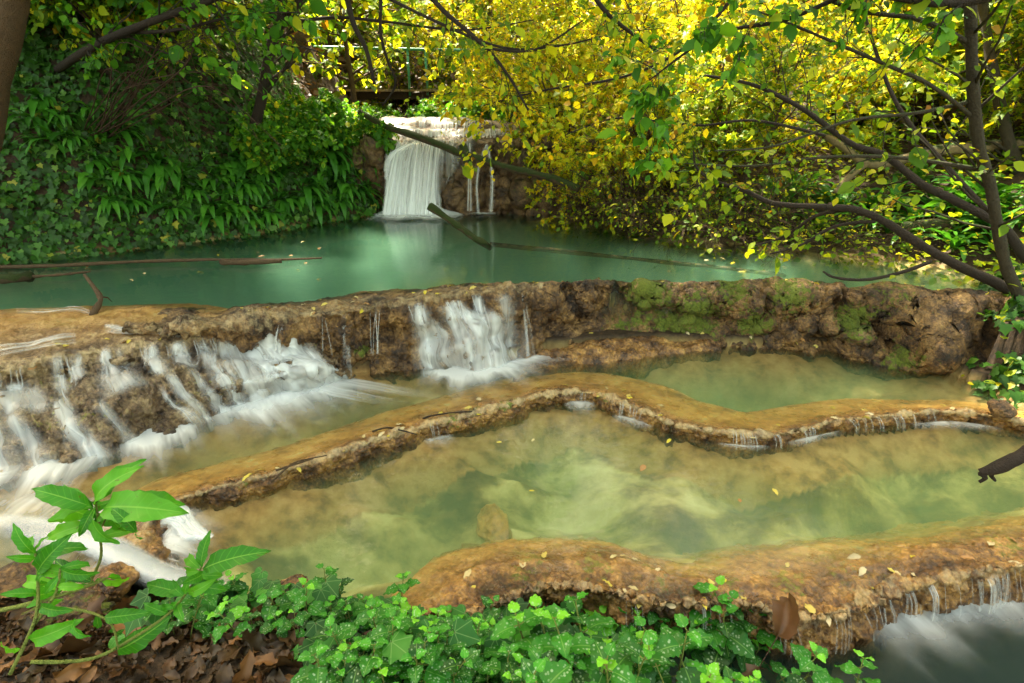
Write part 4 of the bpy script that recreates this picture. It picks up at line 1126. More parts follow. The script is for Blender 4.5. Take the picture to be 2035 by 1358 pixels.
OB = {'trop': [.02, -.02, -.05], 'nb': [9, 7], 'ratio': (.35, .6), 'lv': 24, 'wob': .15, 'ang': (25, 70), 'start': .12}
OT = {'trop': [.06, .0, -.04], 'nb': [16, 8], 'ratio': (.3, .5), 'lv': 10, 'wob': .1, 'ang': (40, 85), 'start': .25}
GY = 'yellow bushes crowding the right bank'
# yellow thicket of the right bank, from the fall round to the dam
yl = [(1250, 440, 6.9, 1.4, m_yel, .04), (1120, 380, 7.8, 1.6, m_yel, .04), (1350, 450, 6.9, 2.2, m_yel, .04), (1430, 468, 6.2, 1.9, m_yg, .04), (1330, 380, 8.4, 2.4, m_yel, .04),
      (1230, 330, 8.8, 2.3, m_yel, .04), (1080, 300, 9.4, 2.2, m_yel, .04), (1420, 340, 9.2, 2.8, m_yel, .04), (1650, 380, 8.2, 2.8, m_yg, .04), (1780, 340, 8.8, 3.0, m_yg, .04), (1920, 330, 8.4, 3.0, m_yg, .04),
      (1690, 330, 7.2, 2.2, m_yel, .05), (1830, 300, 7.0, 2.4, m_yg, .05), (1980, 320, 6.4, 2.3, m_yg, .05), (1560, 250, 9.5, 2.6, m_yel, .055), (1880, 200, 9.8, 3.0, m_yel, .055), (2120, 360, 6.0, 2.2, m_yg, .06), (1740, 200, 10.5, 2.8, m_yel, .08)]
words = ['lowest yellow bush beside the far rock face, its twigs over the pool', 'yellow bush on top of the rock face right of the waterfall', 'tall yellow bush with bare lower twigs at the pool edge',
         'yellow-green bush trailing its thin twigs into the pool', 'golden bush standing behind the tall one at the pool edge', 'bright yellow bush on the slope just right of the footbridge end',
         'small bright yellow bush at the right end of the footbridge', 'pale gold bush high on the right slope', 'yellow-green bush behind the bright ferns', 'tall yellow-green bush above the horizontal limb', 'yellow-green bush behind the leaning trunk at the right edge', 'small yellow bush between the pale limb and the golden thicket', 'lime bush rising just above the pale crooked limb', 'lime bush filling the gap right of the slender tree', 'pale yellow bush high between the thicket and the straight trunk', 'yellow bush near the top right behind the straight trunk', 'lime bush cut off by the right edge', 'far yellow bush near the top between two pale stems']
for k, ((u, v, d, H, lm, sz), wd) in enumerate(zip(yl, words)):
    p = atd(u, v, d)
    bush(300 + k, ground_at(p[0], p[1]), H * .8, 6, .55, OB, m_barkb, lm, sz, 'bush', wd, 'bush', GY, lean=(-.25, -.3, 0))
# trees of the slope behind
tl = [(-3.6, 9.0, 2.9, m_grn), (-2.6, 10.5, 3.1, m_yg), (-4.6, 7.6, 2.8, m_grn), (-5.8, 9.5, 3.4, m_grn), (-1.4, 15, 3.4, m_yg), (-3.5, 14, 3.7, m_yg), (.6, 16, 3.4, m_yel), (2.2, 12.5, 3.4, m_yel), (3.8, 11.5, 3.7, m_yel), (5.4, 10.6, 3.7, m_yel), (1.4, 20, 3.7, m_yel), (4.6, 15, 3.7, m_yel), (7.4, 12, 4.0, m_yg), (8.6, 9.6, 3.7, m_yg), (-6, 14, 4.3, m_yg), (-1, 21, 3.7, m_yg), (7, 17, 3.7, m_yel), (-8.5, 11, 3.7, m_grn), (2.9, 17, 3.7, m_yel), (10.5, 13, 3.7, m_yg), (-4, 20, 3.7, m_yg), (6.2, 8.2, 2.8, m_yg)]
tw = ['dense green tree on the left slope behind the ivy bank', 'yellow-green tree at the left end of the footbridge', 'green tree hanging over the ivy bank', 'green tree high at the upper left', 'yellow-green tree standing behind the footbridge railing', 'yellow-green tree on the slope left of the bridge railing',
      'golden tree behind the right end of the railing', 'golden tree just beyond the right end of the footbridge', 'brightest yellow tree at the top of the right slope', 'yellow tree behind the golden bushes', 'far golden tree at the top centre', 'glowing yellow tree far up the right slope',
      'yellow-green tree at the upper right', 'yellow-green tree behind the dark leaning trunk', 'yellow-green tree far up the left slope', 'far yellow-green tree above the bridge railing', 'far yellow tree at the upper right', 'green tree at the far left edge', 'pale golden tree far behind the footbridge', 'yellow-green tree at the far right edge', 'small far yellow-green tree on the left slope', 'low yellow-green tree right behind the bright ferns']
for k, ((x, y, H, lm), wd) in enumerate(zip(tl, tw)):
    o = dict(OT); o['lv'] = 11 if y < 13 else 12
    bush(400 + k, ground_at(x, y), H, 1, .12, o, m_barkb if k % 3 else m_barkg, lm, .11 if y < 12 else .16, 'broadleaf_tree', wd, 'tree', 'trees on the slopes around the pool', tpl=LEAF6 if y < 13 else LEAF, r0=.035 + .012 * H)
# brown twiggy brush behind the bridge
OW = {'trop': [.0, -.01, -.02], 'nb': [11, 7], 'ratio': (.35, .6), 'lv': 1, 'wob': .2, 'ang': (20, 70), 'start': .1}
for k, (x, y) in enumerate([(-2.4, 12.6), (-1.4, 13.2), (-.4, 12.8), (.5, 13.4), (-3.2, 13.4), (-1.9, 15), (.1, 15.4), (1.2, 14.4)]):
    bush(500 + k, ground_at(x, y), 1.7, 7, .6, OW, m_barkb, m_yg if k % 2 else m_dead, .08, 'brushwood', 'leafless brown brushwood behind the footbridge railing', 'bush', 'brushwood behind the footbridge', tpl=LEAF, r0=.012)
# herbs on the shoulder left of the fall
OH = {'trop': [.0, -.03, -.03], 'nb': [5, 4], 'ratio': (.35, .55), 'lv': 11, 'wob': .15, 'ang': (25, 60), 'start': .3}
r = np.random.default_rng(77)
for k in range(30):
    u, v = r.uniform(510, 750), 0
    v = 212 + 70 * r.random() + (60 if u < 560 else 0) * r.random()
    p, gr = march(u, v + 40)
    bush(520 + k, p - np.array([0, 0, .05]), .38, 5, .5, OH, m_stalk, m_grn, .05, 'leafy_herb', 'bright leafy herb on the shoulder above the fern curtain', 'herb', 'leafy herbs on the shoulder left of the waterfall', tpl=LEAF6, r0=.006, lean=(.15, -.35, 0))
print('leaves', NLEAF)

# bushes on the left slope above the ivy
for k, (u, v, H, lm, sz, wd) in enumerate([(250, 110, 1.3, m_yg, .055, 'green bush at the top left between the corner trunk and the arching shrub'), (380, 100, 1.5, m_yg, .055, 'yellow-green bush above the arching brown shrub'), (150, 60, 1.2, m_grn, .055, 'dark green bush beside the corner trunk')]):
    bush(720 + k, march(u, v)[0], H, 6, .7, OB, m_barkb, lm, sz, 'bush', wd, 'bush', 'bushes on the left slope', tpl=LEAF6, lean=(.25, -.25, -.1), r0=.014)

for k, (x, y, lm) in enumerate([(-2.3, 13.0, m_yg), (-1.2, 13.6, m_yel), (-.2, 13.2, m_yg), (.7, 13.0, m_yel), (-1.8, 15.2, m_yel), (-.4, 15.4, m_yg), (.9, 15.2, m_yel), (-3.0, 14.6, m_yg), (-.9, 17.5, m_yel), (.8, 18, m_yel), (-2.6, 18, m_yg)]):
    bush(760 + k, ground_at(x, y), 1.3 if y < 17 else 1.8, 6, .7, OB, m_barkb, lm, .075 if y < 17 else .1, 'bush', 'low yellow-green bush on the slope behind the footbridge', 'bush', 'bushes behind the footbridge', tpl=LEAF6, r0=.014)

for k, u in enumerate((800, 850, 885, 920, 955, 990, 1025, 940, 870)):
    p = atd(u, 232, 9.3 + .5 * (k % 3))
    bush(780 + k, ground_at(p[0], p[1]) + np.array([0, 0, .02]), .34, 5, .6, OH, m_stalk, m_grn, .06, 'leafy_herb', 'green herb growing under the footbridge behind the upper falls', 'herb', 'herbs under the footbridge', tpl=LEAF6, r0=.006)

OS = {'trop': [.0, -.05, -.06], 'nb': [10, 6], 'ratio': (.35, .65), 'lv': 1, 'wob': .2, 'ang': (20, 70), 'start': .1}
for k, (u, v, d_) in enumerate([(1180, 440, 6.7), (1260, 458, 6.3), (1330, 470, 6.1), (1470, 488, 5.7), (1620, 500, 5.4)]):
    p = at(u, v, ZU)
    bush(800 + k, ground_at(p[0], p[1] + .1), .75, 9, .7, OS, m_barkb, m_yg, .036, 'brushwood', 'thin half-bare brown brushwood hanging over the right waterline of the pool', 'bush', 'brushwood along the right waterline', tpl=LEAF6, r0=.007, lean=(-.3, -.35, -.2))

# ------------------------------------------------------------------ footbridge
bd_ = 11.6
a, b = atd(500, 178, bd_), atd(1025, 176, bd_)
zt = a[2]
fb = empty('footbridge', (.5 * (a[0] + b[0]), bd_, zt), 'narrow wooden footbridge with green pipe railing above the far waterfall', 'footbridge')
mb = MB()
def box(mb, x0, x1, y0, y1, z0, z1):
    V = np.array([(x, y, z) for x in (x0, x1) for y in (y0, y1) for z in (z0, z1)])
    mb.add(V, np.array([(0, 1, 3, 2), (4, 6, 7, 5), (0, 4, 5, 1), (2, 3, 7, 6), (0, 2, 6, 4), (1, 5, 7, 3)]))
r = np.random.default_rng(8)
x = a[0] - .3
while x < b[0] + .2:
    wd_ = r.uniform(.11, .14)
    box(mb, x, x + wd_, bd_ - .03 + r.normal(0, .012), bd_ + 1.0, zt - .035, zt + r.normal(0, .004))
    x += wd_ + .012
m_plank = bark_mat('weathered_plank', (.18, .12, .07), (.46, .34, .21))
child('deck', mb.me('deck', False), m_plank, fb)
for yy in (.06, .86):
    mb = MB(); box(mb, a[0] - .35, b[0] + .25, bd_ + yy, bd_ + yy + .09, zt - .17, zt - .037)
    child('beam', mb.me('beam', False), m_barkd, fb)
n = NT('green_paint')
m_green = n.done(n('BsdfPrincipled', {'Base Color': n.mix(n.ramp(n.noise(40, 4), [(.55, 0.0), (.7, .6)]), (.03, .21, .12, 1), (.10, .06, .03, 1)), 'Roughness': .45}))
rl, rh = atd(585, 93, bd_ + .05), atd(950, 101, bd_ + .05)
mb = MB(); mb.tube(np.linspace(rl, rh, 6), .026, 8); child('rail', mb.me('rail'), m_green, fb)
for u in (587, 809, 845):
    t_ = atd(u, 96, bd_ + .05)
    mb = MB(); mb.tube([[t_[0], bd_ + .05, zt - .1], [t_[0], bd_ + .05, t_[2] - .02]], .022, 8); child('post', mb.me('post'), m_green, fb)

# ------------------------------------------------------------------ logs, driftwood
def wood(name, pts, r0, r1, mat, label, cat='log', seg=12, bump=.35, n=26, twigs=0, group=None, side=()):
    P = spline(pts, n)
    rad = np.linspace(r0, r1, n)
    mb = MB()
    mb.tube(P, rad, seg, bump)
    r = np.random.default_rng(len(label) + int(abs(P[0, 0]) * 100))
    t = nrm(np.gradient(P, axis=0))
    for k in range(twigs):
        i = r.integers(n // 4, n - 1)
        d = nrm(np.cross(t[i], r.normal(0, 1, 3)) + t[i] * .5)
        L = r.uniform(4, 12) * rad[i] + .06
        mb.tube(np.array([P[i], P[i] + d * L * .5 + r.normal(0, .01, 3), P[i] + d * L + [0, 0, -.01]]), [rad[i] * .4, rad[i] * .3, rad[i] * .12], 5)
    for K, ra, rb in side:
        mb.tube(spline(K, 12), np.linspace(ra, rb, 12), 6, .2)
    o = link(name, mb.me(name), mat)
    return T(o, label, cat, group)
wood('fallen_log', [atd(715, 222, 7.5), atd(770, 252, 7.25), atd(860, 282, 6.9), atd(930, 310, 6.6), atd(1020, 336, 6.3), atd(1100, 356, 6.05), atd(1150, 375, 5.9)], .036, .042, m_moss, 'mossy fallen trunk slanting across the far waterfall')
wood('broken_stump', [atd(918, 288, 6.60), atd(924, 305, 6.58), atd(928, 322, 6.56), atd(932, 334, 6.54)], .042, .045, m_moss, 'short mossy broken stub hanging on the slanting fallen trunk', 'wood stub', n=10)
wood('floating_log', [atd(853, 410, 5.9) , atd(880, 428, 5.85), atd(915, 452, 5.75), atd(945, 474, 5.6), atd(975, 492, 5.45)], .036, .032, m_moss, 'mossy broken log sticking out of the turquoise pool before the waterfall', 'log')
pz = lambda u, v, dz=0: at(u, v, ZU + dz)
wood('drift_pole', [pz(-30, 532, .0), pz(120, 528, .012), pz(300, 519, .02), pz(480, 516, .03), pz(560, 516, .02), pz(640, 513, .012)], .016, .008, m_barkb, 'long thin drift pole floating along the foot of the ivy bank', 'pole')
wood('drift_bark', [pz(440, 521, .012), pz(490, 522, .02), pz(560, 518, .015)], .022, .02, m_barkb, 'flat piece of driftwood lodged beside the long floating pole', 'driftwood', n=12)
wood('drift_branch', [pz(60, 550, .005), pz(120, 546, .02), pz(180, 540, .015)], .014, .006, m_barkb, 'short drift branch afloat nearer than the long pole', 'driftwood', n=12)
wood('mossy_log', [pz(-160, 560, .03), pz(-40, 556, .03), pz(30, 552, .03), pz(58, 550, .0)], .05, .035, m_moss, 'mossy log end in the shallow water at the left edge', 'log', n=14)
wood('snag', [at(183, 628, .46), at(192, 612, .50), at(200, 596, .53), at(192, 578, .58), at(178, 560, .63), at(168, 547, .66)], .02, .010, m_barkb, 'crooked snag standing upright in the outflow at left', 'snag', n=16, twigs=2)
wood('sunken_branch', [at(975, 486, ZU - .05), at(1200, 508, ZU - .05), at(1500, 540, ZU - .06), at(1560, 548, ZU - .12)], .022, .014, m_bpale, 'long pale sunken branch lying under the turquoise water', 'branch', n=16)
wood('shore_driftwood', [at(1948, 940, .06), at(1980, 930, .10), at(2030, 905, .17), at(2090, 870, .24), at(2200, 830, .3)], .022, .035, m_barkd, 'dark broken driftwood branch reaching in at the right edge of the lower pool', 'driftwood', side=[([at(1950, 942, .06), at(1958, 950, .03), at(1946, 958, .0)], .014, .008), ([at(1975, 932, .08), at(1970, 945, .04), at(1978, 956, .01)], .014, .006)])
for K, lb in (([(840, 832), (860, 826), (900, 820), (936, 818), (941, 812)], 'thin dark twig lying on the middle of the winding rim'), ([(740, 858), (770, 850), (800, 856), (828, 864)], 'thin black twig on the winding rim left of the longer one'), ([(540, 958), (565, 935), (590, 918), (650, 905)], 'dry stick lying across debris on the left part of the winding rim'), ([(548, 935), (580, 925), (622, 912)], 'bundle of brown bark strips on the left part of the winding rim')):
    wood('twig', [at(u, v, ZM + .03) for u, v in K], .006, .003, m_barkd if 'dark' in lb or 'black' in lb else m_barkb, lb, 'twig', 5, .2, 14)

# ------------------------------------------------------------------ single trees and branches one can trace
def limbtree(name, stems, base, label, cat, bark, leafm, seed, o, tpl=LEAF6, size=.07, group=None, sub=True, bump=.12, **kw):
    t = Tree(seed)
    for K, ra, rb, mx in stems:
        P = spline(K, max(14, len(K) * 5))
        rad = np.linspace(1, 0, len(P)) ** .8 * (ra - rb) + rb
        t.w.tube(P, rad, 12 if ra > .03 else 7, bump)
        if mx >= 0:
            L = np.linalg.norm(np.diff(P, axis=0), axis=1).sum()
            oo = dict(o)
            t.limb(P, rad * .55, min(L, 2.2), 0, mx, oo)
    lm = t.leaves(tpl, size, **kw) if leafm is not None and t.lp else None
    return plant(name, base, label, cat, group, bark, t.w.me('wood'), lm, leafm)
OL = {'trop': [0, .0, -.01], 'nb': [12, 6], 'ratio': (.2, .42), 'lv': 6, 'wob': .14, 'ang': (25, 65), 'start': .25}
OB0 = {'trop': [0, .0, -.02], 'nb': [10, 4], 'ratio': (.2, .4), 'lv': 1, 'wob': .16, 'ang': (25, 65), 'start': .3}
base = at(2040, 612, .5)
dk = lambda K: [atd(*k) for k in K]
limbtree('leaning_tree', [(dk([(2052, 640, 3.62), (2005, 545, 3.6), (1986, 470, 3.58), (1968, 370, 3.55), (1945, 290, 3.5), (1934, 180, 3.42), (1930, 60, 3.35), (1925, -90, 3.25)]), .034, .027, 1),
         (dk([(1942, 240, 3.48), (1850, 170, 3.3), (1740, 120, 3.15), (1600, 60, 3.0), (1500, 20, 2.9)]), .013, .003, 1),
         (dk([(1938, 200, 3.45), (1820, 225, 3.4), (1690, 240, 3.3), (1540, 290, 3.2), (1420, 300, 3.1)]), .012, .003, 1),
         (dk([(1934, 90, 3.4), (1830, 40, 3.2), (1700, 20, 3.0), (1560, -40, 2.9)]), .015, .006, 1),
         (dk([(1962, 340, 3.55), (1800, 315, 3.6), (1650, 312, 3.6), (1500, 330, 3.6), (1360, 325, 3.6)]), .014, .003, 1)],
         base, 'slender dark leaning tree at the right edge with green leaf sprays over the pools', 'tree', m_barkg, m_yg, 60, dict(OL, lv=8), size=.044, face=(0, -.5, 1), droop=.2)
limbtree('bending_limb', [(dk([(2030, 590, 3.75), (1975, 560, 3.78), (1930, 540, 3.8), (1870, 510, 3.85), (1800, 468, 3.95), (1750, 436, 4.0), (1690, 415, 4.05), (1620, 412, 4.1)]), .037, .02, -1),
         (dk([(1640, 411, 4.08), (1540, 405, 4.15), (1480, 380, 4.2), (1420, 360, 4.25), (1385, 335, 4.3), (1378, 300, 4.3)]), .022, .005, 2),
         (dk([(1690, 416, 4.05), (1620, 430, 4.2), (1560, 470, 4.35), (1500, 488, 4.4)]), .016, .006, 1),
         (dk([(1740, 440, 4.0), (1660, 450, 4.1), (1590, 488, 4.15), (1530, 505, 4.2)]), .014, .006, 1),
         (dk([(1850, 520, 3.8), (1790, 542, 3.75), (1720, 556, 3.7), (1660, 552, 3.7), (1636, 540, 3.7)]), .015, .006, 0)],
         at(2030, 590, .5), 'dark fallen limb arching low over the turquoise pool at right', 'fallen tree', m_barkd, m_yg, 61, dict(OB0, lv=2), size=.06)
limbtree('leaning_tree', [(dk([(2080, 560, 4.1), (2035, 510, 4.1), (1990, 450, 4.15), (1900, 400, 4.3), (1830, 365, 4.4), (1760, 310, 4.6), (1690, 285, 4.7), (1600, 220, 4.9), (1500, 170, 5.1), (1400, 150, 5.3)]), .04, .01, 1),
         (dk([(1990, 450, 4.15), (1880, 330, 4.4), (1790, 220, 4.7), (1740, 100, 5.0), (1700, -40, 5.3)]), .022, .008, 1)],
         at(2080, 560, .55), 'dark thin tree slanting up leftward behind the right edge trunk', 'tree', m_barkd, m_yg, 62, OL, size=.046)
limbtree('pale_limb', [(dk([(2200, 260, 6.0), (2050, 285, 5.9), (1950, 292, 5.8), (1850, 302, 5.8), (1760, 325, 5.8), (1715, 322, 5.8), (1680, 295, 5.8), (1640, 270, 5.9)]), .06, .03, 0), (dk([(1720, 325, 5.8), (1690, 350, 5.75), (1660, 385, 5.7)]), .035, .03, -1)],
         atd(2200, 262, 6.0), 'thick pale crooked limb lying above the bright ferns', 'fallen tree', m_bpale, None, 63, OB0)
limbtree('mossy_log', [(dk([(2040, 470, 5.0), (1950, 452, 5.0), (1860, 446, 5.0), (1780, 452, 5.0)]), .055, .04, -1)], atd(2040, 470, 5.0), 'dark mossy log on the right bank in front of the bright ferns', 'log', m_moss, None, 64, OB0)
for k, (K, ra, lb) in enumerate([([(2120, 470, 5.6), (2050, 400, 5.6), (2010, 300, 5.7), (1985, 200, 5.8), (1960, 60, 6), (1940, -80, 6.2)], .06, 'pale mossy trunk behind the slender tree at the right edge'), ([(1790, 420, 7.6), (1785, 300, 7.6), (1800, 150, 7.6), (1830, -60, 7.6)], .06, 'straight brown trunk rising behind the bright ferns'), ([(1830, 330, 7), (1760, 160, 7), (1680, -40, 7.2)], .03, 'thin pale trunk leaning left at the upper right'), ([(1900, 300, 8), (1960, 120, 8), (2020, -60, 8)], .04, 'thin pale trunk leaning right at the upper right corner'), ([(1590, 330, 8), (1570, 200, 8), (1555, 60, 8), (1560, -60, 8)], .035, 'thin pale stem among the golden bushes')]):
    limbtree('leaning_tree', [(dk(K), ra, ra * .6, 1)], atd(*K[0]), lb, 'tree', m_bpale if k else m_barkg, m_yg, 70 + k, OL, size=.08, group='thin trunks on the right bank')
# left side
CT = np.array([-3.5, 4.3, 4.4])
cst = [(dk([(-60, 430, 4.2), (-30, 250, 4.1), (5, 90, 4.0), (28, -20, 3.95), (45, -160, 3.9)]) + [CT], .10, .085, -1)]
rq = np.random.default_rng(84)
for tx, ty in [(-1.6, 6.9), (-.9, 6.9), (-4.4, 6.6), (-3.6, 5.8), (-5.2, 6.2), (-4.2, 7.6), (-3, 4.6), (-1.2, 4.6), (-1.0, 6.4), (.6, 6.6), (.6, 5.0), (2.3, 5.6), (2.2, 7.2), (-2.8, 6.2), (.8, 3.6), (-4.6, 3.2), (-5.0, 5.6), (-3.6, 7.2), (-2.2, 3.4), (-2.0, 5.4), (-1.8, 7.6), (-.4, 3.8), (0, 5.6), (-.2, 7.4), (1.4, 4.4), (1.7, 6.0), (1.3, 7.4)]:  # unseen crown limbs, added to keep direct sun off the pools
    e_ = np.array([tx, ty, 5.9 + rq.normal(0, .3)])
    cst.append(([CT - [0, 0, .2 * rq.random()], .7 * CT + .3 * e_ + [0, 0, .35], .35 * CT + .65 * e_ + [0, 0, .35], e_], .05, .012, 2))
limbtree('corner_tree', cst, atd(-60, 430, 4.2), 'thick brown ridged trunk cut off by the upper left corner', 'tree', m_barkb, m_grn, 80,
         {'trop': [0, 0, 0], 'nb': [9, 5], 'ratio': (.4, .6), 'lv': 13, 'wob': .14, 'ang': (30, 75), 'start': .35, 'bias': (0, 0, .25)}, bump=.2, size=.28, tpl=LEAF, droop=.1)
rq = np.random.default_rng(85)
FT = atd(640, -60, 6.5)
fst = [([FT - [0, 0, .1], FT + (np.array([tx, ty, 5.6]) - FT) * .5 + [0, 0, .4], np.array([tx, ty, 5.6])], .03, .01, 2) for tx, ty in [(-1.7, 11.2), (-1.3, 10.6), (-1.2, 10.2), (-.3, 9.4), (-1.9, 9.0), (-.4, 10.8), (.5, 10.0), (-1.0, 11.4)]]  # limbs of an added, unseen tree that blocks sun from the upper ledges
limbtree('added_shade_tree', [([atd(420, 330, 7.2) + [-2.4, 0, 0], atd(420, 330, 7.2) + [-2.4, 0, 2.2], FT + [0, 0, -.1], FT], .07, .03, -1)] + fst, atd(420, 330, 7.2) + [-2.4, 0, 0], 'tall leafy tree on the left slope arching over the footbridge above the picture', 'tree', m_barkd, m_grn, 86,
         {'trop': [0, 0, 0], 'nb': [9, 5], 'ratio': (.35, .55), 'lv': 11, 'wob': .14, 'ang': (30, 75), 'start': .4, 'bias': (0, 0, .3)}, size=.26, tpl=LEAF, droop=.1)
limbtree('leaning_tree', [(dk([(490, 300, 6.5), (512, 230, 6.5), (530, 140, 6.5), (545, 70, 6.5), (590, 10, 6.5), (640, -60, 6.5)]), .06, .035, 1), (dk([(545, 70, 6.5), (560, 20, 6.4), (566, -70, 6.4)]), .04, .03, 1), (dk([(560, 50, 6.5), (660, 35, 6.2), (780, 45, 6.0), (920, 60, 5.8), (1060, 40, 5.6)]), .018, .004, 2)],
         atd(490, 300, 6.5), 'dark forked tree left of the footbridge rising from the ivy bank', 'tree', m_barkd, m_yg, 81, dict(OL, lv=2), size=.06)
limbtree('leaning_tree', [([march(112, 140)[0]] + dk([(150, 115, 5.25), (210, 80, 5.1), (310, 40, 5.0), (420, 0, 4.9), (520, -50, 4.8)]), .035, .02, 2), (dk([(250, 65, 5.1), (350, 60, 5), (480, 30, 5), (600, 25, 5)]), .016, .004, 2)],
         atd(130, 130, 5.2), 'dark branch leaning out rightward high over the ivy bank', 'tree', m_barkd, m_grn, 82, dict(OL, lv=5), size=.06)
# arching brown shrub
t = Tree(83)
r = t.r
b0_ = march(192, 262)[0]
for k in range(20):
    s0 = np.array([b0_[0] + r.normal(0, .10), b0_[1] + r.normal(0, .08) - .02, b0_[2] - .05])
    e = atd(r.uniform(330, 600), r.uniform(60, 345), r.uniform(4.7, 5.6))
    up_ = atd(r.uniform(210, 420), r.uniform(20, 190), r.uniform(4.7, 5.4))
    P = spline([s0, .5 * s0 + .5 * up_, up_, .45 * up_ + .55 * e + [0, 0, .06], e], 22)
    rad = np.linspace(r.uniform(.0035, .008), .0012, 22)
    t.w.tube(P, rad, 5, .1)
    t.limb(P, rad * .5, r.uniform(.5, 1.0), 0, 1, {'trop': [0, -.08], 'nb': [6], 'ratio': (.3, .7), 'lv': 1, 'wob': .14, 'ang': (15, 50), 'start': .35})
plant('arching_shrub', b0_, 'reddish brown bare shrub arching over the dark ferns on the left bank', 'shrub', None, m_barkr, t.w.me('wood'), t.leaves(LEAF6, .04, keep=.35), m_grn)
wood('broken_branch', [march(u, v)[0] + np.array([0, -.05, .02]) for u, v in ((238, 338), (262, 350), (290, 364), (303, 352))], .012, .006, m_barkr, 'short broken reddish branch lodged in ferns on the left bank', 'branch', n=12)
# thin branches hanging in at the top
def hang(seed, stems, label, leafm, size, o=OL, **kw):
    limbtree('overhanging_branch', [(dk(K), ra, rb, mx) for K, ra, rb, mx in stems], dk(stems[0][0])[0], label, 'branch', m_barkd, leafm, seed, o, size=size, **kw)
hang(90, [([(680, -60, 5.2), (700, 40, 5.2), (728, 100, 5.2), (744, 168, 5.2)], .024, .014, 0)], 'dark bare branch hanging down before the middle of the footbridge', None, .06)
hang(91, [([(760, -60, 5.0), (756, 60, 5.1), (770, 120, 5.2), (786, 168, 5.3), (760, 210, 5.5)], .014, .008, 1)], 'crooked thin branch dangling right of the bare hanging one', None, .042)
hang(92, [([(830, -40, 4.2), (880, 20, 4.2), (960, 90, 4.2), (1010, 150, 4.2), (1050, 220, 4.2)], .018, .006, 1), ([(960, 95, 4.2), (1060, 100, 4.1), (1160, 40, 4.0)], .01, .003, 1)], 'dark slanting branch with yellow leaves above the far waterfall', m_yel, .042)
hang(93, [([(1150, -60, 3.8), (1200, 20, 3.9), (1260, 70, 4.0), (1310, 105, 4.1)], .016, .007, 1)], 'short dark branch with green leaves at the top centre', m_yg, .042)
hang(94, [([(2060, -30, 3.0), (1900, 5, 3.0), (1760, -10, 2.9), (1640, -30, 2.8)], .028, .012, 2), ([(1700, -20, 2.9), (1560, 40, 2.9), (1420, 70, 2.9), (1290, 160, 3.0)], .012, .003, 2)], 'spray of big green leaves drooping from the top right', m_grn, .05, dict(OL, lv=5))
hang(95, [([(700, -40, 4.6), (860, 40, 4.5), (1000, 95, 4.4), (1120, 90, 4.3), (1240, 60, 4.2)], .012, .004, 2)], 'long thin yellow-leaved branch sweeping across the top centre', m_yg, .042)
hang(96, [([(1500, -60, 4.5), (1380, 80, 4.6), (1250, 150, 4.7), (1080, 180, 4.8), (960, 210, 5.0)], .014, .003, 2)], 'yellow-leaved branch reaching left toward the footbridge', m_yel, .045)
hang(97, [([(1640, 270, 4.6), (1500, 240, 4.7), (1380, 250, 4.8), (1230, 235, 4.9), (1120, 270, 5.0)], .012, .003, 2)], 'yellow-leaved branch spreading flat over the far right of the pool', m_yel, .045)

# ------------------------------------------------------------------ near bank: litter, ivy, variegated dead-nettles
def infg(x, y):
    return polydist(x, y, np.concatenate([FG[:, :2], [[2.5, -4], [-6, -4]]]))
r = np.random.default_rng(21)
n0 = 9000
x = r.uniform(-2.2, 1.2, n0); y = r.uniform(.3, 1.7, n0)
k = infg(x, y) > .02
x, y = x[k], y[k]
z = height(x, y)
P = np.column_stack([x, y, z + .004 + .02 * r.random(len(x))])
kk = len(P)
DL = blade(9, .21, 1.3, .5, .05, .45, 4, 5, .9, .8)
mb = MB()
strew(mb, DL, P, frames(r.normal(0, 1, (kk, 3)) * [1, 1, .25], np.array([0, 0, 1]) + r.normal(0, .6, (kk, 3))), .055 * np.exp(r.normal(0, .4, kk)), r.random(kk) ** 1.4)
T(link('leaf_litter', mb.me('leaf_litter'), m_dead), 'brown dead leaf litter covering the near bank', 'leaf litter', kind='stuff')
def gz1(u, v, dz=0.0):
    d = ray(u, v)
    t = np.linspace(.5, 4, 900)
    Q = np.array([0, 0, CAMZ]) + d * t[:, None]
    h = height(Q[:, 0], Q[:, 1])
    k = int(np.argmax(Q[:, 2] < h + dz))
    return Q[k]
def nettle(seed, hgt, size, pairs):
    r = np.random.default_rng(seed)
    st, lf = MB(), MB()
    ln = r.normal(0, .12, 2)
    P = np.array([[ln[0] * hgt * q ** 2, ln[1] * hgt * q ** 2, hgt * q] for q in np.linspace(0, 1, 8)])
    st.tube(P, np.linspace(.0022, .0012, 8), 5)
    a0 = r.uniform(0, 3.14); mid_ = r.uniform(.12, .7)
    for j in range(pairs):
        q = 1 - .8 * (j / pairs) ** 1.15
        p = np.array([np.interp(q, np.linspace(0, 1, 8), P[:, k]) for k in range(3)])
        s = size * (.38 + .62 * min(1, (j + .35) / 2.2)) * r.uniform(.85, 1.15)
        for h in (0, 1):
            a = a0 + j * 1.57 + h * 3.14 + r.normal(0, .2)
            el = rd(38 - 14 * j + r.normal(0, 9))
            yv = np.array([math.cos(a) * math.cos(el), math.sin(a) * math.cos(el), math.sin(el)])
            zv = np.array([-math.cos(a) * math.sin(el), -math.sin(a) * math.sin(el), math.cos(el)]) + r.normal(0, .12, 3)
            tp = NB[int(r.integers(len(NB)))]
            pt = p + yv * s * .22
            st.tube(np.array([p, pt]), .0012, 4)
            strew(lf, tp, pt[None], frames(yv[None], zv[None]), [s], np.array([np.clip((mid_ + .35 if j == 0 else mid_) + r.normal(0, .18), 0, 1)]))
    return st.me('stem'), lf.me('foliage')
NB = [blade(13, .40, rd(40 + 6 * k), .2, .085, .12, k, 7, 0, .58) for k in range(4)]
NP = [nettle(600 + k, .10 + .02 * (k % 4), .042 + .006 * (k % 4), 4) for k in range(14)]
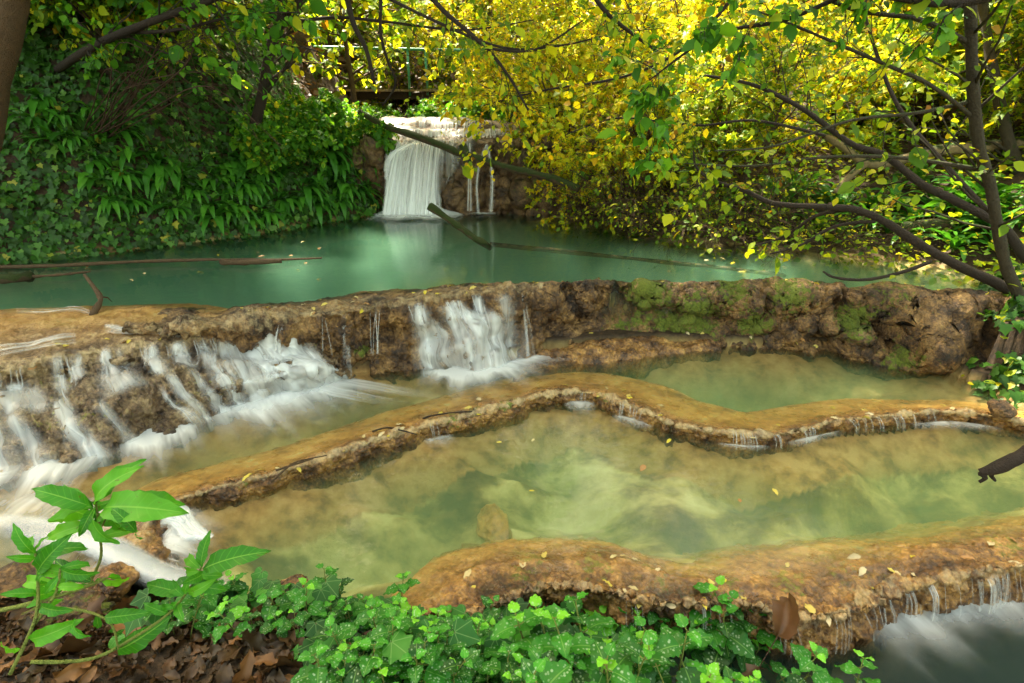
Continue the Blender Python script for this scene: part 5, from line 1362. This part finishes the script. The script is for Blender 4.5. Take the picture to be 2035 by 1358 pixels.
for a_, b_ in NP: a_.materials.append(m_stalk); b_.materials.append(m_nettle)
def put_nettle(p, k, s, rz, tilt, label, group):
    t = empty('dead_nettle', p, label, 'dead-nettle', group)
    t.rotation_euler = (tilt[0], tilt[1], rz); t.scale = (s, s, s)
    for me in NP[k]: link(me.name.split('.')[0], me, None, t)
r = np.random.default_rng(31)
pos = []
poly = np.array([(400, 1200), (520, 1180), (650, 1190), (800, 1190), (880, 1235), (1020, 1240), (1120, 1210), (1250, 1235), (1400, 1235), (1490, 1290), (1500, 1400), (620, 1400), (700, 1300), (640, 1240), (450, 1250), (330, 1240)], float)
c = 0
while len(pos) < 135 and c < 6000:
    c += 1
    u, v = r.uniform(300, 1560), r.uniform(1170, 1400)
    if polydist(np.array([u]), np.array([v]), poly)[0] < 0: continue
    if any(abs(u - a) < (26 if u < 1000 else 40) and abs(v - b) < (16 if u < 1000 else 26) for a, b in pos): continue
    pos.append((u, v))
for k, (u, v) in enumerate(pos):
    base = gz1(u, v + 34)
    s = r.uniform(.85, 1.25) if u < 1000 else r.uniform(1.3, 1.8)
    put_nettle(base, int(r.integers(14)), s, r.uniform(0, 6.28), r.normal(0, .16, 2),
               'small variegated dead-nettle in the leafy mat on the near bank' if u < 1000 else 'larger bright variegated dead-nettle in the clump right of the bottom centre',
               'small dead-nettles of the near bank' if u < 1000 else 'large dead-nettles of the near bank')
for (u, v, s, lab) in [(800, 1195, 1.1, 'tall lone dead-nettle shoot standing above the mat before the lower pool'), (1390, 1255, 1.75, 'tallest dead-nettle shoot, rising in front of the near shelf edge'), (1590, 1330, 1.2, 'slanting dead-nettle shoot over the dark near pool'), (1690, 1385, 1.3, 'outermost dead-nettle shoot, farthest right over the dark near pool')]:
    put_nettle(gz1(u, v + 20) if u < 1500 else at(u, v + 40, .02), 3, s, r.uniform(0, 6), (0, .25 if u > 1500 else 0), lab, None)
# ivy leaves on the near bank: vines with a few leaves each
IV2 = fan([(0, 0), (.12, -.13), (.3, -.16), (.44, -.06), (.5, .08), (.45, .2), (.44, .26), (.55, .36), (.58, .46), (.46, .52), (.33, .57), (.22, .72), (.09, .9), (0, 1)] +
          [(-x, y) for x, y in [(.09, .9), (.22, .72), (.33, .57), (.46, .52), (.58, .46), (.55, .36), (.44, .26), (.45, .2), (.5, .08), (.44, -.06), (.3, -.16), (.12, -.13)]], (0, .25), lambda x, y: -.16 * (x ** 2 + (y - .3) ** 2))
def vine(pts, n, size, label, group=None, up=.05, seed=0):
    r = np.random.default_rng(seed)
    K = [gz1(u, v) for u, v in pts]
    P = spline(np.array(K) + [0, 0, .012], 30)
    st, lf = MB(), MB()
    st.tube(P, .002, 5)
    for k in range(n):
        i = int(r.uniform(0, 29))
        q = P[i] + np.append(r.normal(0, .03, 2), up * r.uniform(.3, 2.4))
        st.tube(np.array([P[i], .5 * P[i] + .5 * q + [0, 0, .01], q]), .0011, 4)
        a = r.normal(-1.57, 1.0)
        size_ = size * 1.2
        y_ = np.array([math.cos(a), math.sin(a), -.35 + r.normal(0, .2)])
        strew(lf, IV2, q[None], frames(y_[None], np.array([[r.normal(0, .25), -.45 + r.normal(0, .2), 1.0]])), [size_ * r.uniform(.75, 1.2)], np.array([r.random()]))
    t = empty('ivy_vine', K[0], label, 'ivy', group)
    child('stem', st.me('stem'), m_barkb, t); child('foliage', lf.me('foliage'), m_ivyv, t)
VG = 'ivy vines on the near bank'
for k, (pts, n, sz, lab) in enumerate([
    ([(270, 1290), (340, 1250), (420, 1230), (500, 1225)], 22, .05, 'ivy vine at the left end of the leafy mat beside the sapling'),
    ([(440, 1245), (520, 1225), (600, 1230), (690, 1240)], 22, .05, 'ivy vine trailing along the back of the leafy mat'),
    ([(640, 1260), (720, 1240), (800, 1250), (880, 1270)], 18, .05, 'ivy vine in the middle of the leafy mat'),
    ([(580, 1330), (640, 1320), (660, 1350)], 6, .05, 'small ivy sprig over the brown leaf litter'),
    ([(760, 1350), (860, 1330), (950, 1340), (1020, 1360)], 20, .055, 'ivy vine along the bottom edge left of centre'),
    ([(900, 1290), (980, 1270), (1040, 1260), (1100, 1280)], 18, .06, 'ivy vine among dead-nettles near the bottom centre'),
    ([(1060, 1340), (1160, 1320), (1250, 1330), (1330, 1350)], 16, .06, 'ivy vine under the large dead-nettles at the bottom'),
    ([(1180, 1270), (1260, 1290), (1340, 1300)], 10, .055, 'ivy vine at the back of the large dead-nettle clump')]):
    vine(pts, n, sz, lab, None, .06, 700 + k)
for u, v, sz, rz, lab in [(1062, 1190, .085, .3, 'largest dark ivy leaf standing upright before the near shelf'), (1135, 1215, .085, -.3, 'big bright ivy leaf right of the dark upright one'), (985, 1280, .07, .2, 'dark bluish ivy leaf below the bright shelf litter')]:
    t = empty('ivy_sprig', gz1(u, v + 60), lab, 'ivy')
    p = atd(u, v, gz1(u, v + 60)[1] - .02)
    st, lf = MB(), MB()
    st.tube(spline([gz1(u, v + 60), .5 * gz1(u, v + 60) + .5 * p + [.01, .0, .0], p], 8), .0018, 5)
    strew(lf, IV2, p[None] + [[0, 0, .02]], frames(np.array([[rz, -.25, -.5]]), np.array([[.1, -.85, .6]])), [sz], np.array([.3 if 'dark' in lab else .9]))
    child('stem', st.me('stem'), m_stalk, t); child('leaf', lf.me('leaf'), m_ivyv, t)

# the curled brown leaf and its stalk
t = empty('curled_leaf', at(1545, 1300, .05), 'big curled dead brown leaf standing on its stalk before the near shelf', 'dead leaf')
q = atd(1575, 1240, at(1545, 1300, .05)[1] - .06)
tp = blade(14, .26, rd(95), 1.1, .06, .2, 5, 7, 1.3, .75)
lf = MB(); strew(lf, tp, (q + [-.035, 0, -.05])[None], frames(np.array([[.45, .2, .85]]), np.array([[-.3, -.9, .3]])), [.15], np.array([.75]))
child('blade', lf.me('blade'), m_dead, t)
st = MB(); st.tube(spline([q + [-.035, 0, -.05], q + [-.07, -.02, -.11], q + [-.10, -.03, -.2]], 10), .0018, 5)
child('stalk', st.me('stalk'), m_barkr, t)

# ------------------------------------------------------------------ sapling with large leaves at the left
SL = [blade(15, .15, rd(60 + 18 * k), .3, .05, .22, k, 7, .15 * (k - 1), .82) for k in range(4)]
def sapling(base_uvd, stems, leaves, label):
    b = atd(*base_uvd)
    t = empty('sapling', b, label, 'sapling')
    for K, ra, rb in stems:
        st = MB(); st.tube(spline(dk(K), 20), np.linspace(ra, rb, 20), 7, .1); child('stem', st.me('stem'), m_stalk, t)
    rr_ = np.random.default_rng(len(label))
    leaves = list(leaves)
    for K, ra, rb in stems:
        Q = spline(K, 12)
        for q in Q[5:]:
            if rr_.random() < .55:
                a = rr_.uniform(0, 6.28); L_ = rr_.uniform(35, 80)
                leaves.append((q[0], q[1], q[2], q[0] + L_ * math.cos(a), q[1] + .7 * L_ * math.sin(a) + 12, q[2] + rr_.normal(0, .03), (rr_.normal(0, .4), -.7, .6)))
    for k, (u, v, d, u1, v1, d1, face) in enumerate(leaves):
        p, e = atd(u, v, d), atd(u1, v1, d1)
        L = np.linalg.norm(e - p) * .9
        lf = MB()
        y_ = nrm(e - p) + np.array([0, 0, .32])
        strew(lf, SL[k % 4], p[None], frames(y_[None], np.array([face], float)), [L], np.array([np.clip(.5 + rr_.normal(0, .22), 0, 1)]))
        child('leaf', lf.me('leaf'), m_sap, t)
F1, F2, F3 = (0, -.6, .8), (-.5, -.8, .4), (.5, -.8, .5)
sapling((-60, 1220, .9), [([(-60, 1225, .9), (60, 1200, .92), (160, 1170, .95), (210, 1150, .97)], .0055, .0035), ([(175, 1165, .96), (200, 1110, .97), (198, 1060, .98), (192, 1010, .99), (190, 990, .99)], .0034, .002), ([(198, 1055, .98), (215, 1025, .96), (232, 1016, .95)], .002, .0015),
        ([(232, 1016, .95), (260, 1030, .93), (270, 1060, .92)], .0012, .001), ([(80, 1205, .92), (170, 1215, .9), (220, 1240, .88), (235, 1290, .87)], .0035, .002)],
        [(190, 1002, .99, 262, 906, 1.0, F2), (188, 1000, .99, 206, 940, .93, F1), (185, 1008, .99, 20, 985, .9, F1), (182, 1008, .98, -20, 1030, 1.02, F1), (205, 1010, .97, 330, 1050, .86, F1), (215, 1005, .97, 392, 1012, 1.0, F1), (190, 1010, .97, 150, 1125, .86, F2), (186, 1012, .97, 170, 1060, .9, F3), (178, 1040, .97, 60, 1105, .92, F2),
         (270, 1060, .92, 272, 1085, .92, F2), (180, 1155, .95, 60, 1130, .9, F1), (120, 1170, .93, -20, 1165, .88, F1), (70, 1195, .92, 185, 1135, .98, F1)],
        'sapling with large bright green leaves leaning in before the white stream')
sapling((60, 1315, .82), [([(60, 1316, .82), (180, 1310, .86), (270, 1265, .9), (340, 1215, .94), (380, 1165, .97), (400, 1128, .98)], .0042, .002)],
        [(400, 1128, .98, 402, 1052, 1.0, F1), (403, 1132, .98, 518, 1110, .94, F1), (397, 1130, .98, 335, 1098, 1.0, F1), (396, 1135, .97, 330, 1160, .95, F2), (402, 1140, .97, 400, 1178, .9, F3), (370, 1180, .97, 240, 1175, .95, F1), (365, 1185, .96, 300, 1150, .98, F1), (375, 1178, .96, 395, 1208, .9, F3), (355, 1200, .95, 345, 1240, .88, F1), (350, 1205, .95, 315, 1225, .9, F2), (335, 1220, .94, 270, 1215, .9, F1), (380, 1165, .97, 425, 1160, .95, F1)],
        'second, lower sapling with lance-shaped green leaves bending right over the leaf litter')
sapling((20, 1330, .75), [([(20, 1340, .75), (70, 1230, .8), (75, 1150, .84), (70, 1100, .86)], .0036, .002), ([(70, 1240, .8), (110, 1180, .82), (120, 1130, .84)], .003, .002)],
        [(70, 1100, .86, 90, 1050, .9, F2), (70, 1100, .86, -10, 1070, .82, F1), (68, 1105, .86, 30, 1050, .88, F1), (72, 1105, .86, 150, 1090, .84, F1), (70, 1110, .85, 20, 1130, .8, F3), (74, 1130, .85, 140, 1160, .82, F1), (120, 1130, .84, 165, 1190, .8, F2), (120, 1132, .84, 190, 1120, .85, F1), (74, 1180, .83, 0, 1190, .78, F1), (80, 1200, .82, 100, 1260, .76, F2), (60, 1270, .78, 110, 1310, .72, F3), (150, 1230, .8, 120, 1300, .74, F2), (40, 1290, .77, -40, 1320, .72, F2)],
        'leafy third sapling rising from the bottom left corner')

# ------------------------------------------------------------------ stones
def stone(p, sx, sy, sz, mat, label, seed, moss=.0, silt=0.0):
    me = bpy.data.meshes.new('stone')
    import bmesh
    bm = bmesh.new()
    bmesh.ops.create_icosphere(bm, subdivisions=5, radius=1)
    bm.to_mesh(me); bm.free()
    V = np.empty(len(me.vertices) * 3, np.float32); me.vertices.foreach_get('co', V); V = V.reshape(-1, 3).astype(float)
    h = 1 + .28 * fbm(V * 1.1, 3, seed) + .12 * (.5 - worley(V * 3, seed)) + .05 * fbm(V * 6, 3, seed + 3)
    V = V * h[:, None] * np.array([sx, sy, sz])
    me.vertices.foreach_set('co', V.astype(np.float32).ravel())
    a_ = me.attributes.new('moss', 'FLOAT', 'POINT')
    a_.data.foreach_set('value', np.full(len(V), moss, np.float32))
    a_ = me.attributes.new('silt', 'FLOAT', 'POINT')
    a_.data.foreach_set('value', np.full(len(V), silt, np.float32))
    me.polygons.foreach_set('use_smooth', np.full(len(me.polygons), True))
    me.update()
    o = link('stone', me, mat); o.location = tuple(p); o.rotation_euler = (0, 0, seed)
    return T(o, label, 'stone')
stone(at(1990, 812, .11), .075, .06, .05, m_dam, 'rounded brown stone at the right end of the winding rim', 1)
stone(at(225, 1158, .08), .075, .06, .055, m_rim, 'wet orange-brown stone behind the sapling stem in the white stream', 2)
stone(at(165, 1225, .10), .12, .09, .06, m_dam, 'dark mossy stone below the orange-brown stone at left', 3, .5)
stone(at(70, 1262, .12), .2, .10, .06, m_dam, 'long dark mossy stone at the lower left behind sapling leaves', 4, .45)
stone(at(190, 1275, .12), .10, .07, .04, m_dam, 'low mossy stone at the edge of the leaf litter', 5, .5)
stone(at(20, 1175, .10), .16, .12, .07, m_dam, 'brown stone half hidden by sapling leaves at the left edge', 6, .3)
stone(at(575, 1168, .0), .07, .05, .025, m_rim, 'low wet brown stone in the shallow edge of the lower pool', 7)
stone(at(985, 1048, -.24), .14, .08, .06, m_casc, 'sunken pale stone lying in the middle of the lower pool', 8, 0, 1.0)

# ------------------------------------------------------------------ fallen leaves lying on the rims, dam and shelf
FLM = []
for k in range(6):
    mb = MB(); strew(mb, blade(8, .2 + .03 * (k % 3), .4, .25, .05, .25, k, 5, .5, .75), np.zeros((1, 3)), np.eye(3)[None], [1.0], np.array([[.1, .3, .45, .65, .72, .97][k]]))
    me = mb.me('fallen_leaf'); me.materials.append(m_fallen); FLM.append(me)
kinds = ['yellow', 'yellow', 'yellow', 'pale tan', 'pale tan', 'brown']
r = np.random.default_rng(55)
def lay(G, tt, t0, t1, n, umin, umax, size, where, group):
    ka, kb_ = int(np.argmin(np.abs(tt - t0))), int(np.argmin(np.abs(tt - t1)))
    N = gnorm(G); c = 0
    uu, vv = pix(G.reshape(-1, 3)); uu = uu.reshape(G.shape[:2])
    while n > 0 and c < 5000:
        c += 1
        i, j = int(r.integers(ka, kb_ + 1)), int(r.integers(2, G.shape[1] - 2))
        if not umin < uu[i, j] < umax: continue
        k = int(r.integers(6))
        o = link('fallen_leaf', FLM[k])
        nn = nrm(N[i, j] * .6 + [0, 0, .8])
        o.location = tuple(G[i, j] + nn * .008)
        a = r.uniform(0, 6.28)
        Rm = frames(np.array([[math.cos(a), math.sin(a), 0]]), (nn + r.normal(0, .15, 3))[None])[0]
        o.rotation_euler = Matrix(Rm.tolist()).to_euler()
        s = size * r.uniform(.6, 1.25); o.scale = (s, s, s)
        T(o, kinds[k] + ' fallen leaf lying on ' + where, 'fallen leaf', kinds[k] + ' leaves on ' + where)
        n -= 1
lay(DAM, DAMT, 1.3, 2.3, 34, 430, 1080, .05, 'the left crest of the long dam', '')
lay(DAM, DAMT, 1.2, 2.2, 30, 1080, 2000, .045, 'the right crest of the long dam', '')
lay(DAM, DAMT, 4.3, 5.0, 22, 1180, 1720, .045, 'the foot of the long dam', '')
lay(CAS, CAST, 2.6, 3.4, 20, 0, 560, .05, 'the lip of the left cascade', '')
lay(RIM, RIMT, 2.3, 3.5, 22, 380, 1080, .05, 'the left half of the winding rim', '')
lay(RIM, RIMT, 1.8, 3.5, 26, 1080, 2030, .05, 'the right half of the winding rim', '')
lay(SHE, SHET, 1.5, 4.6, 36, 880, 2030, .05, 'the near orange shelf', '')

for n_, us, vs_, z_, where in [(26, (20, 640), (470, 560), ZU, 'the water along the foot of the ivy bank'), (16, (1250, 1900), (480, 545), ZU, 'the water by the right shore of the upper pool'), (8, (850, 1700), (820, 1000), ZL, 'the lower pool')]:
    c = 0
    while c < n_:
        u, v = r.uniform(*us), r.uniform(*vs_)
        p = at(u, v, z_ - .004)
        if polydist(p[None, 0], p[None, 1], UPP if z_ == ZU else LOWP)[0] < .04: c += .02; continue
        if height(p[None, 0], p[None, 1])[0] > z_: c += .02; continue
        k = int(r.integers(6)); c += 1
        o = link('fallen_leaf', FLM[k]); o.location = tuple(p); o.rotation_euler = (0, 0, r.uniform(0, 6.28))
        s = .05 * r.uniform(.6, 1.2); o.scale = (s, s, s * .6)
        T(o, kinds[k] + ' leaf afloat on ' + where, 'fallen leaf', kinds[k] + ' leaves on ' + where)
